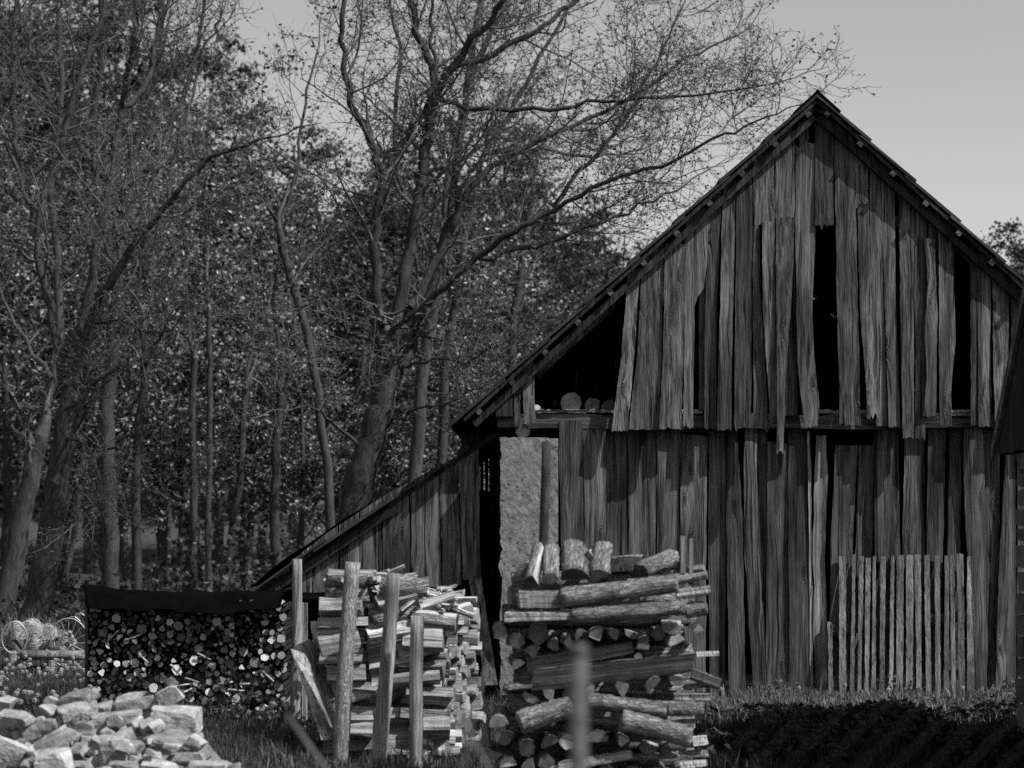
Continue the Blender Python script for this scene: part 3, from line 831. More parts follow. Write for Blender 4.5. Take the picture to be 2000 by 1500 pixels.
# --- tall stack of crossed logs (third stack), front plane at Y = 13.4
def stack3():
    Y0 = 13.4
    def S(cx, cy): return (940 + cx / 3.26, 1040 + cy / 3.26)
    g = 'logs of the tall crosswise stack'
    k = 0
    long_ = [  # x0,y0,x1,y1,diameter (zoomed px), kind, roll, bend, dY, label
        (510, 420, 1250, 325, 125, 'round', 0.3, 0.0, -0.02, 'long bark covered log, upper of the two near the top of the tall stack'),
        (575, 528, 1305, 478, 108, 'round', 1.2, 0.0, -0.03, 'long bark covered log, lower of the two near the top of the tall stack'),
        (1235, 300, 1435, 262, 90, 'half', 0.2, 0, 0.05, 'splintered split log end above the right end of the bark logs'),
        (1240, 395, 1455, 368, 86, 'quarter', 2.6, 0, 0.03, 'split log sticking out at right under the splintered one'),
        (1300, 500, 1432, 478, 95, 'round', 0.1, 0, 0.06, 'dark short log end at right below the two bark logs'),
        (235, 420, 520, 425, 118, 'wedge', 0.2, 0, 0.0, 'dark split log left of the upper bark log'),
        (160, 530, 585, 522, 92, 'slab', 0.15, 0, 0.0, 'flat split slab left of the lower bark log'),
        (800, 300, 1420, 235, 80, 'half', 3.0, 0, 0.25, 'split log lying behind on top of the tall stack'),
        (290, 850, 965, 735, 95, 'half', 1.6, 0, 0.12, 'dark split log in the shaded middle of the tall stack'),
        (330, 935, 1352, 825, 140, 'half', 1.9, 0, -0.02, 'long split log with pale torn end in the middle of the tall stack'),
        (1360, 775, 1505, 768, 60, 'slab', 0.0, 0, 0.15, 'flat split piece sticking out to the right of the tall stack'),
        (1340, 900, 1520, 965, 75, 'wedge', 2.8, 0, 0.02, 'dark crooked piece sloping down out of the right side of the tall stack'),
        (245, 1215, 575, 1110, 150, 'round', 0.4, 0.01, -0.05, 'thick round log with fine bark low at left behind the metal fence post'),
        (680, 1068, 1185, 1125, 100, 'round', 0.0, -0.01, -0.02, 'knotty bark log just right of the metal fence post'),
        (1185, 1125, 1412, 1122, 98, 'round', 2.0, 0, 0.0, 'short bark log continuing the knotty one at the right'),
        (890, 1190, 1335, 1305, 140, 'round', 0.8, 0.02, -0.06, 'bent bark log sloping down to the right low in the tall stack'),
        (1240, 1215, 1382, 1205, 62, 'half', 3.1, 0, 0.04, 'thin split piece under the short bark log'),
        (1220, 1040, 1450, 1040, 70, 'slab', 0.1, 0, 0.03, 'pale flat split piece at the right above the short bark log'),
        (1290, 975, 1440, 955, 70, 'half', 0.4, 0, 0.08, 'bark topped half log at the right edge of the tall stack'),
        (150, 1010, 700, 985, 110, 'half', 2.8, 0, 0.1, 'split log deep in shade left of the metal fence post'),
        (760, 1010, 1290, 1040, 90, 'half', 2.9, 0, 0.18, 'split log deep in shade right of the metal fence post'),
        (560, 1150, 1180, 1200, 120, 'half', 1.0, 0, 0.16, 'shaded split log behind the bent bark log'),
        (500, 1490, 960, 1415, 95, 'quarter', 2.5, 0, -0.02, 'pale split log sloping at the bottom of the tall stack'),
        (900, 1450, 1440, 1420, 90, 'half', 3.0, 0, 0.06, 'split log at the bottom right of the tall stack'),
        (1270, 1480, 1432, 1465, 80, 'slab', 0.0, 0, 0.0, 'pale flat piece at the bottom right corner of the tall stack'),
        (1340, 1330, 1435, 1320, 95, 'quarter', 0.6, 0, 0.02, 'blocky split end at the lower right of the tall stack'),
    ]
    for (x0, y0, x1, y1, dia, kind, roll, bend, dY, lab) in long_:
        k += 1
        A = W(*S(x0, y0), Y0 + dY); B = W(*S(x1, y1), Y0 + dY)
        r = dia / 3.26 / F * Y0 / 2
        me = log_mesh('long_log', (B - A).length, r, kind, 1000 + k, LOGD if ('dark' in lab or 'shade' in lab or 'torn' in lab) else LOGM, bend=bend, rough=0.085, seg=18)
        tag(lay('long_log', me, A, B, roll), lab, 'log', g)
    ends = [  # sawn ends of crosswise pieces: x,y,radius(zoomed), kind, roll, length, dY
        (1215, 595, 68, 'half', 0.1, 0.6, 0.0), (1240, 700, 58, 'half', 2.7, 0.6, 0.0), (1040, 712, 56, 'quarter', 2.4, 0.55, 0.02), (735, 650, 58, 'quarter', 2.6, 0.5, 0.0),
        (845, 640, 50, 'quarter', 0.9, 0.6, 0.05), (572, 700, 50, 'half', 1.2, 0.6, 0.05), (465, 720, 48, 'quarter', 0.4, 0.6, 0.1), (330, 755, 52, 'quarter', 2.9, 0.6, 0.06),
        (365, 645, 66, 'round', 0.4, 0.6, 0.12), (130, 650, 60, 'quarter', 2.4, 0.5, 0.0), (1375, 600, 55, 'quarter', 0.2, 0.6, 0.12), (1000, 795, 26, 'round', 0.0, 0.5, 0.02),
        (900, 990, 58, 'quarter', 1.2, 0.6, -0.01), (1102, 970, 56, 'half', 2.3, 0.6, -0.02), (1255, 925, 60, 'half', 0.2, 0.6, 0.03), (435, 1030, 50, 'quarter', 0.8, 0.6, 0.0),
        (320, 1045, 50, 'half', 0.5, 0.6, 0.03), (700, 1005, 40, 'quarter', 2.5, 0.6, 0.0), (235, 850, 46, 'half', 2.6, 0.6, 0.05), (560, 1030, 46, 'half', 1.6, 0.6, 0.1),
        (290, 1375, 52, 'round', 0.6, 0.6, 0.0), (440, 1345, 60, 'half', 2.7, 0.6, 0.0), (545, 1335, 48, 'round', 0.9, 0.6, 0.04), (735, 1320, 72, 'half', 3.14, 0.6, 0.0),
        (905, 1325, 50, 'quarter', 1.6, 0.6, 0.0), (140, 1310, 60, 'quarter', 2.9, 0.5, -0.02), (110, 1225, 62, 'half', 3.0, 0.6, 0.0), (1060, 1370, 55, 'half', 0.3, 0.6, 0.08),
        (170, 1480, 58, 'half', 3.0, 0.6, 0.0), (300, 1480, 55, 'quarter', 2.4, 0.6, 0.0), (420, 1470, 52, 'round', 1.0, 0.6, 0.04), (1180, 1390, 50, 'quarter', 2.2, 0.6, 0.05),
        (640, 1420, 50, 'round', 2.2, 0.6, 0.05), (80, 1400, 56, 'half', 0.4, 0.6, 0.04), (40, 1310, 52, 'half', 1.4, 0.6, 0.08), (1130, 640, 48, 'round', 0.3, 0.6, 0.22), (960, 640, 48, 'half', 0.3, 0.6, 0.22),
        (640, 660, 44, 'round', 0.3, 0.6, 0.24), (230, 690, 50, 'round', 0.3, 0.6, 0.2)]
    for (x, y, r_, kind, roll, Lg, dY) in ends:
        k += 1
        rg = random.Random(k)
        A = W(*S(x, y), Y0 - 0.02 + dY)
        r = r_ / 3.26 / F * Y0
        B = A + Vector((rg.uniform(-.06, .06), Lg, rg.uniform(-.02, .02)))
        me = log_mesh('cross_log', Lg, r, kind, 1100 + k, LOGM, rough=0.08, seg=4)
        tag(lay('cross_log', me, A, B, roll), 'short log laid crosswise in the tall stack with its sawn end facing out', 'log', 'crosswise logs of the tall stack')
    tops = [  # loose pieces on top: front end x,y, back end x,y, radius, kind, roll, label
        (315, 320, 365, 100, 66, 'quarter', 2.2, 'pale split piece leaning up beside a dark one on the tall stack, leftmost'),
        (440, 305, 450, 110, 62, 'half', 2.9, 'dark bark piece leaning up on the tall stack, second from the pier side'),
        (590, 290, 580, 100, 92, 'half', 3.0, 'broad pale half log leaning up on top of the tall stack'),
        (745, 290, 770, 100, 76, 'half', 2.7, 'ragged bark topped piece leaning up beside the broad pale one'),
        (1010, 270, 1225, 165, 84, 'half', 3.0, 'short half log lying slanted at the right on top of the tall stack')]
    for (x0, y0, x1, y1, r_, kind, roll, lab) in tops:
        k += 1
        A = W(*S(x0, y0), Y0 + 0.02); B = W(*S(x1, y1), Y0 + 0.27)
        me = log_mesh('short_log', (B - A).length, r_ / 3.26 / F * Y0, kind, 1200 + k, LOGM if k % 2 else [M['bark'], M['splitb'], M['end_dark']], rough=0.08, seg=5)
        tag(lay('short_log', me, A, B, roll), lab, 'log', g)
    for (x0, y0, r_, kind, roll, lab) in ((942, 165, 82, 'half', 0.0, 'half log with dark flat topped sawn end on top of the tall stack'), (835, 205, 45, 'round', 0.3, 'small dark log end left of the flat topped half log'),
                                          (270, 240, 50, 'round', 0.2, 'dark log end at the far left on top of the tall stack'), (700, 150, 45, 'half', 1.0, 'dark piece behind the ragged bark topped one on the tall stack')):
        k += 1
        A = W(*S(x0, y0), Y0 + 0.15); B = A + Vector((0.03, 0.35, 0.0))
        me = log_mesh('short_log', 0.35, r_ / 3.26 / F * Y0, kind, 1300 + k, [M['bark'], M['split'], M['end_dark']], rough=0.08, seg=4)
        tag(lay('short_log', me, A, B, roll), lab, 'log', g)
    for (x0, x1, yt, yb, lab) in ((1255, 1310, 25, 235, 'upright split piece standing at the right on top of the tall stack'), (1315, 1358, 40, 235, 'thin upright bark piece beside the standing split piece')):
        k += 1
        A = W(*S((x0 + x1) / 2, yb + 30), Y0 + 0.2); B = W(*S((x0 + x1) / 2, yt), Y0 + 0.24)
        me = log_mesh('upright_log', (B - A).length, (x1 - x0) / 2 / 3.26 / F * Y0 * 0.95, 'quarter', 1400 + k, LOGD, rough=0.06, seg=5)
        tag(lay('upright_log', me, A, B, 1.2), lab, 'log', g)
    # rows behind, so that the stack is solid
    rg = random.Random(77)
    for row, cy in enumerate((330, 430, 560, 690, 800, 920, 1030, 1140, 1260, 1380, 1490, 1580)):
        x = 130 + rg.uniform(-40, 40)
        for Yb in (13.85, 14.05):
            A = W(*S(x + 40, cy), Y0); B = W(*S(1380 + rg.uniform(-60, 30), cy), Y0)
            A.y = B.y = Yb
            k += 1
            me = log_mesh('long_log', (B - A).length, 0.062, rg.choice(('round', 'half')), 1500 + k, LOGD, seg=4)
            tag(lay('long_log', me, A, B, rg.uniform(0, 6)), 'log in the shaded rear rows of the tall stack', 'log', 'rear logs of the tall stack')
    for row, cy in enumerate((1560, 1640)):
        for i in range(8):
            A = W(*S(140 + i * 165, cy), Y0); k += 1
            me = log_mesh('cross_log', 0.6, 0.06, 'round', 1600 + k, LOGM, seg=3)
            tag(lay('cross_log', me, A, A + Vector((0, .6, 0)), i), 'short log laid crosswise in the tall stack with its sawn end facing out', 'log', 'crosswise logs of the tall stack')
stack3()
# stakes
def stake(name, pts, Y, r0, r1, mats, lab, seed, Yt=None, group='stakes holding the firewood'):
    A = W(*pts[1], Y); B = W(*pts[0], Yt or Y)
    A.z = min(A.z, -0.16)
    return tag(roundpole(name, A, B, r0, r1, mats, seed=seed, rough=0.07, seg=10, bend=0.015), lab, 'post', group)
stake('stake', ((1068, 862), (1046, 1500)), 14.4, 0.031, 0.028, [M['tree'], M['end']], 'thin dark stake standing in front of the plaster pier behind the tall log stack', 41)
stake('stake', ((581, 1092), (574, 1400)), 16.7, 0.042, 0.036, [M['post'], M['end']], 'smooth peeled post at the right end of the small round logs', 42)
stake('stake', ((689, 1098), (664, 1500)), 15.0, 0.056, 0.050, [M['bark_post'], M['end']], 'scaly bark covered post leaning at the left of the split firewood', 43)
stake('stake', ((769, 1120), (737, 1500)), 15.0, 0.054, 0.045, [M['post'], M['end']], 'smooth post leaning across the middle of the split firewood', 44)
stake('stake', ((815, 1203), (815, 1520)), 14.8, 0.044, 0.044, [M['post'], M['end']], 'short straight post in front of the right firewood column', 45)
mb = MB(); a = W(590, 1178, 16.8); b = W(600, 1178, 16.8); mb.box(a.x, b.x, 16.8, 16.84, -0.1, a.z)
tag(mb.build('square_stake', M['post'], None, (a.x, 16.8, -0.1)), 'thin square stake just behind the smooth peeled post', 'post')
# two planks leaning by the post
for i, (l, r, lab) in enumerate((((568, 1268, 628, 1420), (592, 1256, 650, 1420), 'leaning plank with pale top end beside the peeled post, the one touching the post'),
                                 ((592, 1262, 640, 1400), (604, 1255, 664, 1395), 'leaning plank with broad sunlit face next to the split firewood'))):
    o_ = 0.13 * i
    A1, A2 = W(l[0], l[1], 15.3 + o_), W(r[0], r[1], 15.36 + o_); B1, B2 = W(l[2], l[3] + 25, 15.0 + o_), W(r[2], r[3] + 25, 15.06 + o_)
    t = Vector((0.03, 0.09, 0.02))
    mb = MB(); mb.hexa([B1, B2, B2 + t, B1 + t, A1, A2, A2 + t * 1.2, A1 + t * 1.2])
    tag(mb.build('leaning_plank', M['post'], None, tuple(B1)), lab, 'plank')

# --- split firewood in three columns (second stack)
def stack2():
    rg = random.Random(21)
    variants = []
    for i in range(16):
        variants.append(log_mesh('split_piece', rg.uniform(0.26, 0.33), rg.uniform(0.052, 0.088), rg.choice(('quarter', 'wedge', 'slab', 'wedge', 'slab')), 2000 + i, [M['bark'], M['split'], M['end']], rough=0.09, seg=3))
    def piece(A, ang, tilt, roll, lab, group):
        me = rg.choice(variants)
        dirv = Vector((math.cos(ang) * math.cos(tilt), math.sin(ang) * math.cos(tilt), math.sin(tilt)))
        o = lay('split_piece', me, A, Vector(A) + dirv, roll)
        tag(o, lab, 'firewood', group)
    Yf = 15.3
    cols = [(632, 742, 1150, 0.0, 'left'), (728, 812, 1165, 0.22, 'middle'), (785, 882, 1210, 0.0, 'right')]
    for ci, (xa, xb, ytop, ang, nm) in enumerate(cols):
        rows_y = range(2 if ci < 2 else 5)
        for dy in rows_y:
            z = -0.14
            ztop = W(0, ytop, Yf).z + 0.02
            while z < ztop:
                h = rg.uniform(0.08, 0.125)
                A = W(xa, 1300, Yf); A.y = Yf + dy * 0.11 + rg.uniform(-.02, .02); A.z = z + h / 2
                A.x += rg.uniform(-.02, .04) + 0.04 * math.sin(z * 7 + ci)
                lab = {'left': 'split firewood piece in the left column between the leaning posts', 'middle': 'split firewood piece in the tilted middle column behind the smooth leaning post',
                       'right': 'split firewood piece in the right column beside the short straight post'}[nm]
                piece(A, rg.gauss(0, .10) + (rg.uniform(-.1, .3) if ci == 1 else 0), rg.gauss(0, .05) + (ang if z > 0.35 else 0.0) + (0.3 if rg.random() < .06 else 0), rg.uniform(0, 6.28), lab, nm + ' firewood column')
                z += h
    # pieces at the far right, seen at an angle, their ends in the sun
    for dy in range(4):
        z = -0.14
        while z < 0.84:
            h = rg.uniform(0.065, 0.09)
            A = W(792, 1300, Yf); A.y = Yf + 0.62 + dy * 0.13; A.z = z + h / 2; A.x += rg.uniform(-.02, .04) + dy * 0.055
            piece(A, rg.gauss(-0.15, .2), rg.gauss(0, .05), rg.uniform(-0.4, 0.4), 'split firewood piece with sunlit end at the receding right flank of the firewood', 'right flank firewood')
            z += h
    # loose bark and splinters on top
    ch = [log_mesh('chip', rg.uniform(0.09, 0.19), rg.uniform(0.010, 0.024), rg.choice(('slab', 'wedge')), 2100 + i, [M['bark'], M['splitb'], M['splitb']], rough=0.15, seg=3, bend=0.003) for i in range(8)]
    for i in range(190):
        px = rg.uniform(680, 892); Y = rg.uniform(15.3, 16.4)
        f = (px - 690) / 240
        zt = np.interp(px, [640, 690, 760, 800, 870, 930], [1.03, 1.07, 1.02, 0.93, 0.92, 0.88]) + rg.uniform(-.03, .06)
        if Y > 15.8: zt += 0.02
        A = W(px, 0, Y); A.z = zt
        an = rg.uniform(0, 6.28)
        o = lay('splinter', rg.choice(ch), A, A + Vector((math.cos(an), math.sin(an), rg.gauss(0, .18))), rg.uniform(0, 6))
        tag(o, 'loose bark or splinter scattered on top of the split firewood', 'splinter', 'splinters on the firewood')
stack2()

# --- small round logs under roofing felt (first stack)
def stack1():
    rg = random.Random(31)
    Y0 = 17.3
    x0, x1 = W(172, 0, Y0).x, W(562, 0, Y0).x
    z0, z1 = -0.02, W(0, 1168, Y0).z
    circ = []
    def fits(x, z, r):
        for (a, b, c_) in circ:
            if (a - x) ** 2 + (b - z) ** 2 < (c_ + r - 0.002) ** 2: return False
        return True
    for (r_lo, r_hi, tries) in ((0.034, 0.041, 45), (0.024, 0.034, 420), (0.018, 0.026, 2600), (0.012, 0.018, 7000), (0.008, 0.012, 6000)):
        for _ in range(tries):
            r = rg.uniform(r_lo, r_hi)
            x = rg.uniform(x0 + r, x1 - r); z = rg.uniform(z0 + r, z1 - r)
            if fits(x, z, r): circ.append((x, z, r))
    circ.sort(key=lambda c_: -c_[2])
    var = [log_mesh('stacked_log', 1.0, 1.0, 'round' if i < 9 else rg.choice(('half', 'quarter')), 3000 + i, [M['bark_thin'], M['split'], M['end_small']], rough=0.09, seg=2, taper=0.05, skew=0.02) for i in range(14)]
    rest = MB()
    for i, (x, z, r) in enumerate(circ):
        y = Y0 + rg.gauss(0, 0.055)
        if i < 300:
            me = rg.choice(var)
            o = bpy.data.objects.new('stacked_log', me); COL.objects.link(o)
            Lg = rg.uniform(0.3, 0.42)
            d = Vector((rg.gauss(-.26, .26), 1, rg.gauss(-.06, .2))).normalized()
            if x - x0 < 0.14: d.x = abs(d.x) * .3
            if z1 - z < 0.2: d.z = -abs(d.z)
            d.normalize(); y = max(y, Y0 - .05)
            zz = Vector((0, 0, 1)); yy = zz.cross(d).normalized(); zz = d.cross(yy)
            rot = Matrix((d, yy, zz)).transposed() @ Matrix.Rotation(rg.uniform(0, 6.28), 3, 'X')
            o.matrix_basis = Matrix.Translation((x, y, z)) @ rot.to_4x4() @ Matrix.Diagonal((Lg, r, r, 1))
            tag(o, 'small round log in the low stack covered with dark roofing felt', 'log', 'small round logs under the felt')
        else:
            k = []
            for yy in (y, y + 0.5):
                k.append(rest.add([(x + r * math.cos(j * .7854), yy, z + r * math.sin(j * .7854)) for j in range(8)]))
            for j in range(8): rest.face((k[0] + j, k[0] + (j + 1) % 8, k[1] + (j + 1) % 8, k[1] + j), 0)
            rest.face([k[0] + j for j in range(8)], 1)
    if rest.v:
        o = rest.build('thin_sticks', [M['bark_thin'], M['end_small']], None, (x0, Y0, 0))
        tag(o, 'thin sticks filling the gaps between the small round logs', 'sticks', None, 'stuff')
    # pale twigs lying across the face
    for i in range(14):
        x = rg.uniform(x0 + .1, x1 - .1); z = rg.uniform(0.1, 0.6); a = rg.uniform(-.9, .9)
        A = Vector((x, Y0 - 0.07, z)); B = A + Vector((math.cos(a) * .11, 0.03, math.sin(a) * .11))
        tag(roundpole('broken_stick', A, B, 0.010, 0.007, [M['splitb']], seed=300 + i, sides=5, seg=2), 'broken pale stick poking out of the small round logs', 'stick', 'broken sticks in the small log stack')
    # back rows: one dark mass of longer logs would not be seen; close the ends with boards
    mb = MB(); mb.box(x0 - 0.035, x0 - 0.008, Y0 + 0.05, Y0 + 0.6, -0.05, z1 + 0.02)
    tag(mb.build('end_board', M['lean'], None, (x0, Y0, 0)), 'upright board closing the end of the small round log stack', 'board')
    mb = MB(); mb.box(x0, x1, Y0 + 0.62, Y0 + 0.65, -0.05, z1 + 0.02)
    tag(mb.build('back_boarding', M['dark'], None, (x0, Y0 + 0.62, 0)), 'dark boarding behind the stack of small round logs', 'board')
    # felt cover
    prof = [(0.75, -0.06), (0.45, 0.0), (0.15, 0.03), (0.02, 0.035), (-0.05, 0.02), (-0.085, -0.02), (-0.12, -0.07), (-0.15, -0.105)]
    mb = MB(); nx = 44; n = len(prof)
    for s in (0, 1):
        for i in range(nx + 1):
            t = i / nx
            for (j, (py, pz)) in enumerate(prof):
                x = x0 - 0.06 + (x1 - x0 + 0.08) * t + (0.075 * (j / n) * (1 - 2 * t) if j > 3 else 0)
                zz = z1 + 0.05 + pz + (0.012 * math.sin(t * 11 + j * .5) + 0.009 * math.sin(t * 29 + 2 + j)) * (j > 2) - 0.03 * math.sin(t * math.pi) - 0.02 * t + 0.03 * max(0, 0.25 - t) + rg.gauss(0, .0022)
                yy = Y0 + py + 0.012 * math.sin(t * 17 + 1) * (j > 4)
                mb.v.append((x, yy, zz - 0.006 * s))
    o_ = (nx + 1) * n
    for i in range(nx):
        for j in range(n - 1):
            a = i * n + j
            mb.face((a, a + 1, a + n + 1, a + n)); mb.face((o_ + a, o_ + a + n, o_ + a + n + 1, o_ + a + 1))
        a = i * n + n - 1; mb.face((a, o_ + a, o_ + a + n, a + n))
    for i in (0, nx):
        for j in range(n - 1):
            a = i * n + j; mb.face((a, o_ + a, o_ + a + 1, a + 1))
    tag(mb.build('felt_cover', M['felt'], None, (x0, Y0, z1), smooth=True), 'black roofing felt draped over the stack of small round logs', 'cover')
stack1()

# ------------------------------------------------------------------ rubble heap at the lower left
def stone_mesh(name, sx, sy, sz, seed, rough=0.035):
    rg = np.random.default_rng(seed)
    n = 6
    V, Q, idx = [], [], {}
    def key(p): return tuple(np.round(p, 4))
    for ax in range(3):
        for sgn in (-1, 1):
            g = np.linspace(-1, 1, n)
            ids = np.zeros((n, n), int)
            for a in range(n):
                for b in range(n):
                    p = np.zeros(3); p[ax] = sgn; p[(ax + 1) % 3] = g[a]; p[(ax + 2) % 3] = g[b]
                    k = key(p)
                    if k not in idx: idx[k] = len(V); V.append(p)
                    ids[a, b] = idx[k]
            for a in range(n - 1):
                for b in range(n - 1):
                    q = [ids[a, b], ids[a + 1, b], ids[a + 1, b + 1], ids[a, b + 1]]
                    Q.append(q if sgn > 0 else q[::-1])
    V = np.array(V)
    # chip corners with random planes, then roughen
    for _ in range(10):
        nrm = rg.normal(size=3); nrm /= np.linalg.norm(nrm)
        lim = rg.uniform(0.98, 1.4)
        d = V @ nrm - lim
        V = V - np.outer(np.clip(d, 0, None), nrm)
    sh = rg.uniform(-0.25, 0.25, 3)
    V[:, 0] += sh[0] * V[:, 2] + sh[1] * V[:, 1] * 0.6
    ph = rg.uniform(0, 6.28, (6, 3)); fr = rg.uniform(1.5, 5.5, (6, 3))
    disp = sum(np.sin(V @ fr[i] + ph[i, 0]) for i in range(6)) / 6
    V = V * (1 + rough * 0.5 * disp[:, None] + rg.normal(0, rough * 0.10, (len(V), 1)))
    V = V * np.array([sx, sy, sz])
    me = mesh_np(name, V, np.array(Q))
    me.materials.append(M['stone'])
    return me

def rubble():
    st = [ # cx,cy,w,h (zoomed px), angle, Y, label or None
        (640, 222, 290, 105, 15, 13.5, 'long bright block lying tilted on top of the rubble heap'), (440, 272, 150, 95, -25, 13.5, 'small block with dark right face beside the long bright block'), (395, 330, 150, 90, -25, 13.4, None),
        (610, 328, 275, 105, 12, 13.35, None), (830, 315, 175, 95, 12, 13.4, None), (1010, 292, 190, 80, 6, 13.4, None), (1045, 226, 225, 55, 6, 13.6, 'thin flat stone on the crest of the rubble heap'), (1185, 262, 185, 105, 12, 13.45, None),
        (1378, 205, 205, 145, 28, 13.4, 'upright pitted block at the highest point of the rubble heap'), (1388, 92, 85, 75, 30, 13.7, None), (960, 412, 430, 130, 5, 13.25, 'long stone in shade across the middle of the rubble heap'), (1430, 400, 400, 195, -4, 13.05, 'biggest bright boulder at the right of the rubble heap'),
        (1370, 582, 500, 150, -5, 12.9, 'broad pale slab below the biggest boulder'), (950, 640, 290, 235, 3, 12.6, 'squared block with dark ribbed front at the foot of the rubble heap'), (680, 558, 200, 125, 10, 12.95, None), (690, 460, 165, 95, 8, 13.15, None),
        (400, 560, 330, 85, 32, 12.9, 'thin slab tilted steeply beside a thicker one'), (450, 585, 380, 120, 33, 12.8, 'thick slab tilted steeply with sunlit upper end'), (245, 510, 155, 130, 18, 13.0, None), (130, 402, 300, 110, -4, 13.0, 'layered flat stone at the far left of the rubble heap'),
        (25, 285, 170, 150, -10, 13.3, 'rounded stone half out of the picture at the left edge'), (60, 645, 290, 190, -25, 12.6, 'ridged boulder in the lower left corner'), (265, 745, 175, 85, 18, 12.5, None), (440, 740, 330, 190, 5, 12.35, 'large pale block at the bottom edge of the heap'),
        (680, 785, 150, 90, 0, 12.4, None), (1020, 785, 230, 75, 0, 12.3, None), (1240, 725, 165, 120, 8, 12.45, None), (1300, 785, 280, 70, -5, 12.35, None), (1520, 725, 350, 75, -4, 12.6, None), (1690, 780, 340, 75, 0, 12.35, None),
        (415, 432, 95, 90, 0, 13.2, None), (320, 440, 130, 120, 20, 13.3, None), (640, 395, 110, 80, 20, 13.3, None), (730, 370, 150, 90, 10, 13.3, None), (130, 515, 80, 75, 40, 13.0, None), (165, 620, 60, 130, -15, 12.8, None),
        (1120, 480, 200, 110, 15, 13.1, None), (1590, 590, 130, 120, -40, 12.8, None), (800, 730, 110, 110, 15, 12.6, None), (640, 660, 180, 100, 0, 12.8, None), (50, 520, 160, 120, 10, 13.1, None), (1620, 700, 90, 60, 0, 12.5, None),
        (720, 590, 140, 120, 0, 12.9, None), (1180, 640, 200, 160, 0, 13.0, None), (900, 520, 260, 140, 0, 13.2, None), (1250, 330, 260, 120, 0, 13.5, None), (330, 660, 200, 150, 0, 13.0, None), (1900, 790, 120, 60, 10, 12.6, None), (1840, 770, 110, 60, -20, 12.7, None)]
    for i, (cx, cy, w_, h_, a, Y, lab) in enumerate(st):
        k = Y / F / 4.167 / 2
        me = stone_mesh('stone', w_ * k, (0.6 * w_ + 0.5 * h_) * k * random.Random(i).uniform(.7, 1.0), h_ * k * 1.05, 4000 + i)
        o = bpy.data.objects.new('stone', me); COL.objects.link(o)
        p = W(cx / 4.167, 1310 + cy / 4.167, Y)
        rg = random.Random(i + 50)
        o.location = p
        o.rotation_euler = (rg.uniform(.0, .30), -R(a), rg.uniform(-.35, .35)); o.scale = (.94, .94, .9)
        tag(o, lab or 'rough pale stone among the rubble heap at lower left', 'stone', None if lab else 'stones of the rubble heap')
    # hidden core of the heap
    rg = random.Random(3)
    for i in range(46):
        me = stone_mesh('stone', rg.uniform(.1, .18), rg.uniform(.1, .18), rg.uniform(.06, .1), 4200 + i)
        o = bpy.data.objects.new('stone', me); COL.objects.link(o)
        px = rg.uniform(-40, 420); Y = rg.uniform(12.9, 14.0)
        top = np.interp(px, [-40, 60, 150, 330, 400, 440], [0.30, 0.30, 0.40, 0.42, 0.22, 0.05])
        o.location = (W(px, 0, Y).x, Y, rg.uniform(-.1, float(top) - 0.24))
        o.rotation_euler = (rg.uniform(-.4, .4), rg.uniform(-.4, .4), rg.uniform(0, 6))
        tag(o, 'rough pale stone among the rubble heap at lower left', 'stone', 'stones of the rubble heap')
    for i in range(40):
        q = rg.uniform(.02, .055)
        o = bpy.data.objects.new('stone', stone_mesh('stone', q, q * rg.uniform(.6, 1), q * rg.uniform(.4, .8), 4400 + i)); COL.objects.link(o)
        px = rg.uniform(10, 400); Y = rg.uniform(12.3, 13.2)
        o.location = W(px, np.interp(px, [0, 100, 200, 330, 400], [1430, 1440, 1400, 1400, 1450]) + (13.2 - Y) * 80 + rg.uniform(-10, 30), Y)
        o.rotation_euler = (rg.uniform(-.5, .5), rg.uniform(-.5, .5), rg.uniform(0, 6))
        tag(o, 'small broken stone lying between the bigger blocks of the rubble heap', 'stone', 'small stones of the rubble heap')
    A, B = W(375, 1415, 13.2), W(455, 1510, 12.7)
    t = Vector((-0.05, 0.12, -0.03)); s = Vector((-0.10, -0.02, -0.03))
    mb = MB(); mb.hexa([B, B + s, B + s + t, B + t, A, A + s, A + s + t, A + t])
    tag(mb.build('concrete_strip', M['stone'], None, tuple(B)), 'narrow concrete strip leaning down the right side of the rubble heap', 'slab')
rubble()

# ------------------------------------------------------------------ old farm machine and straw at the far left
def ring(mb, c, rx, rz, r, n=28, m=7, axis_y=0.0):
    c = Vector(c); base = len(mb.v)
    for i in range(n):
        a = 2 * math.pi * i / n
        e = Vector((math.cos(a), 0, math.sin(a)))
        p = c + Vector((rx * math.cos(a), axis_y * math.cos(a), rz * math.sin(a)))
        for j in range(m):
            b = 2 * math.pi * j / m
            mb.v.append(tuple(p + e * (r * math.cos(b)) + Vector((0, r * math.sin(b), 0))))
    for i in range(n):
        for j in range(m):
            mb.face((base + i * m + j, base + i * m + (j + 1) % m, base + ((i + 1) % n) * m + (j + 1) % m, base + ((i + 1) % n) * m + j))
def bar(mb, A, B, r, m=5):
    A, B = Vector(A), Vector(B); d = (B - A).normalized()
    u = d.cross(Vector((0, 1, 0.01))).normalized(); v = d.cross(u)
    k = [mb.add([p + (u * math.cos(2 * math.pi * j / m) + v * math.sin(2 * math.pi * j / m)) * r for j in range(m)]) for p in (A, B)]
    for j in range(m): mb.face((k[0] + j, k[0] + (j + 1) % m, k[1] + (j + 1) % m, k[1] + j))
    mb.face([k[0] + j for j in range(m)]); mb.face([k[1] + j for j in range(m)])
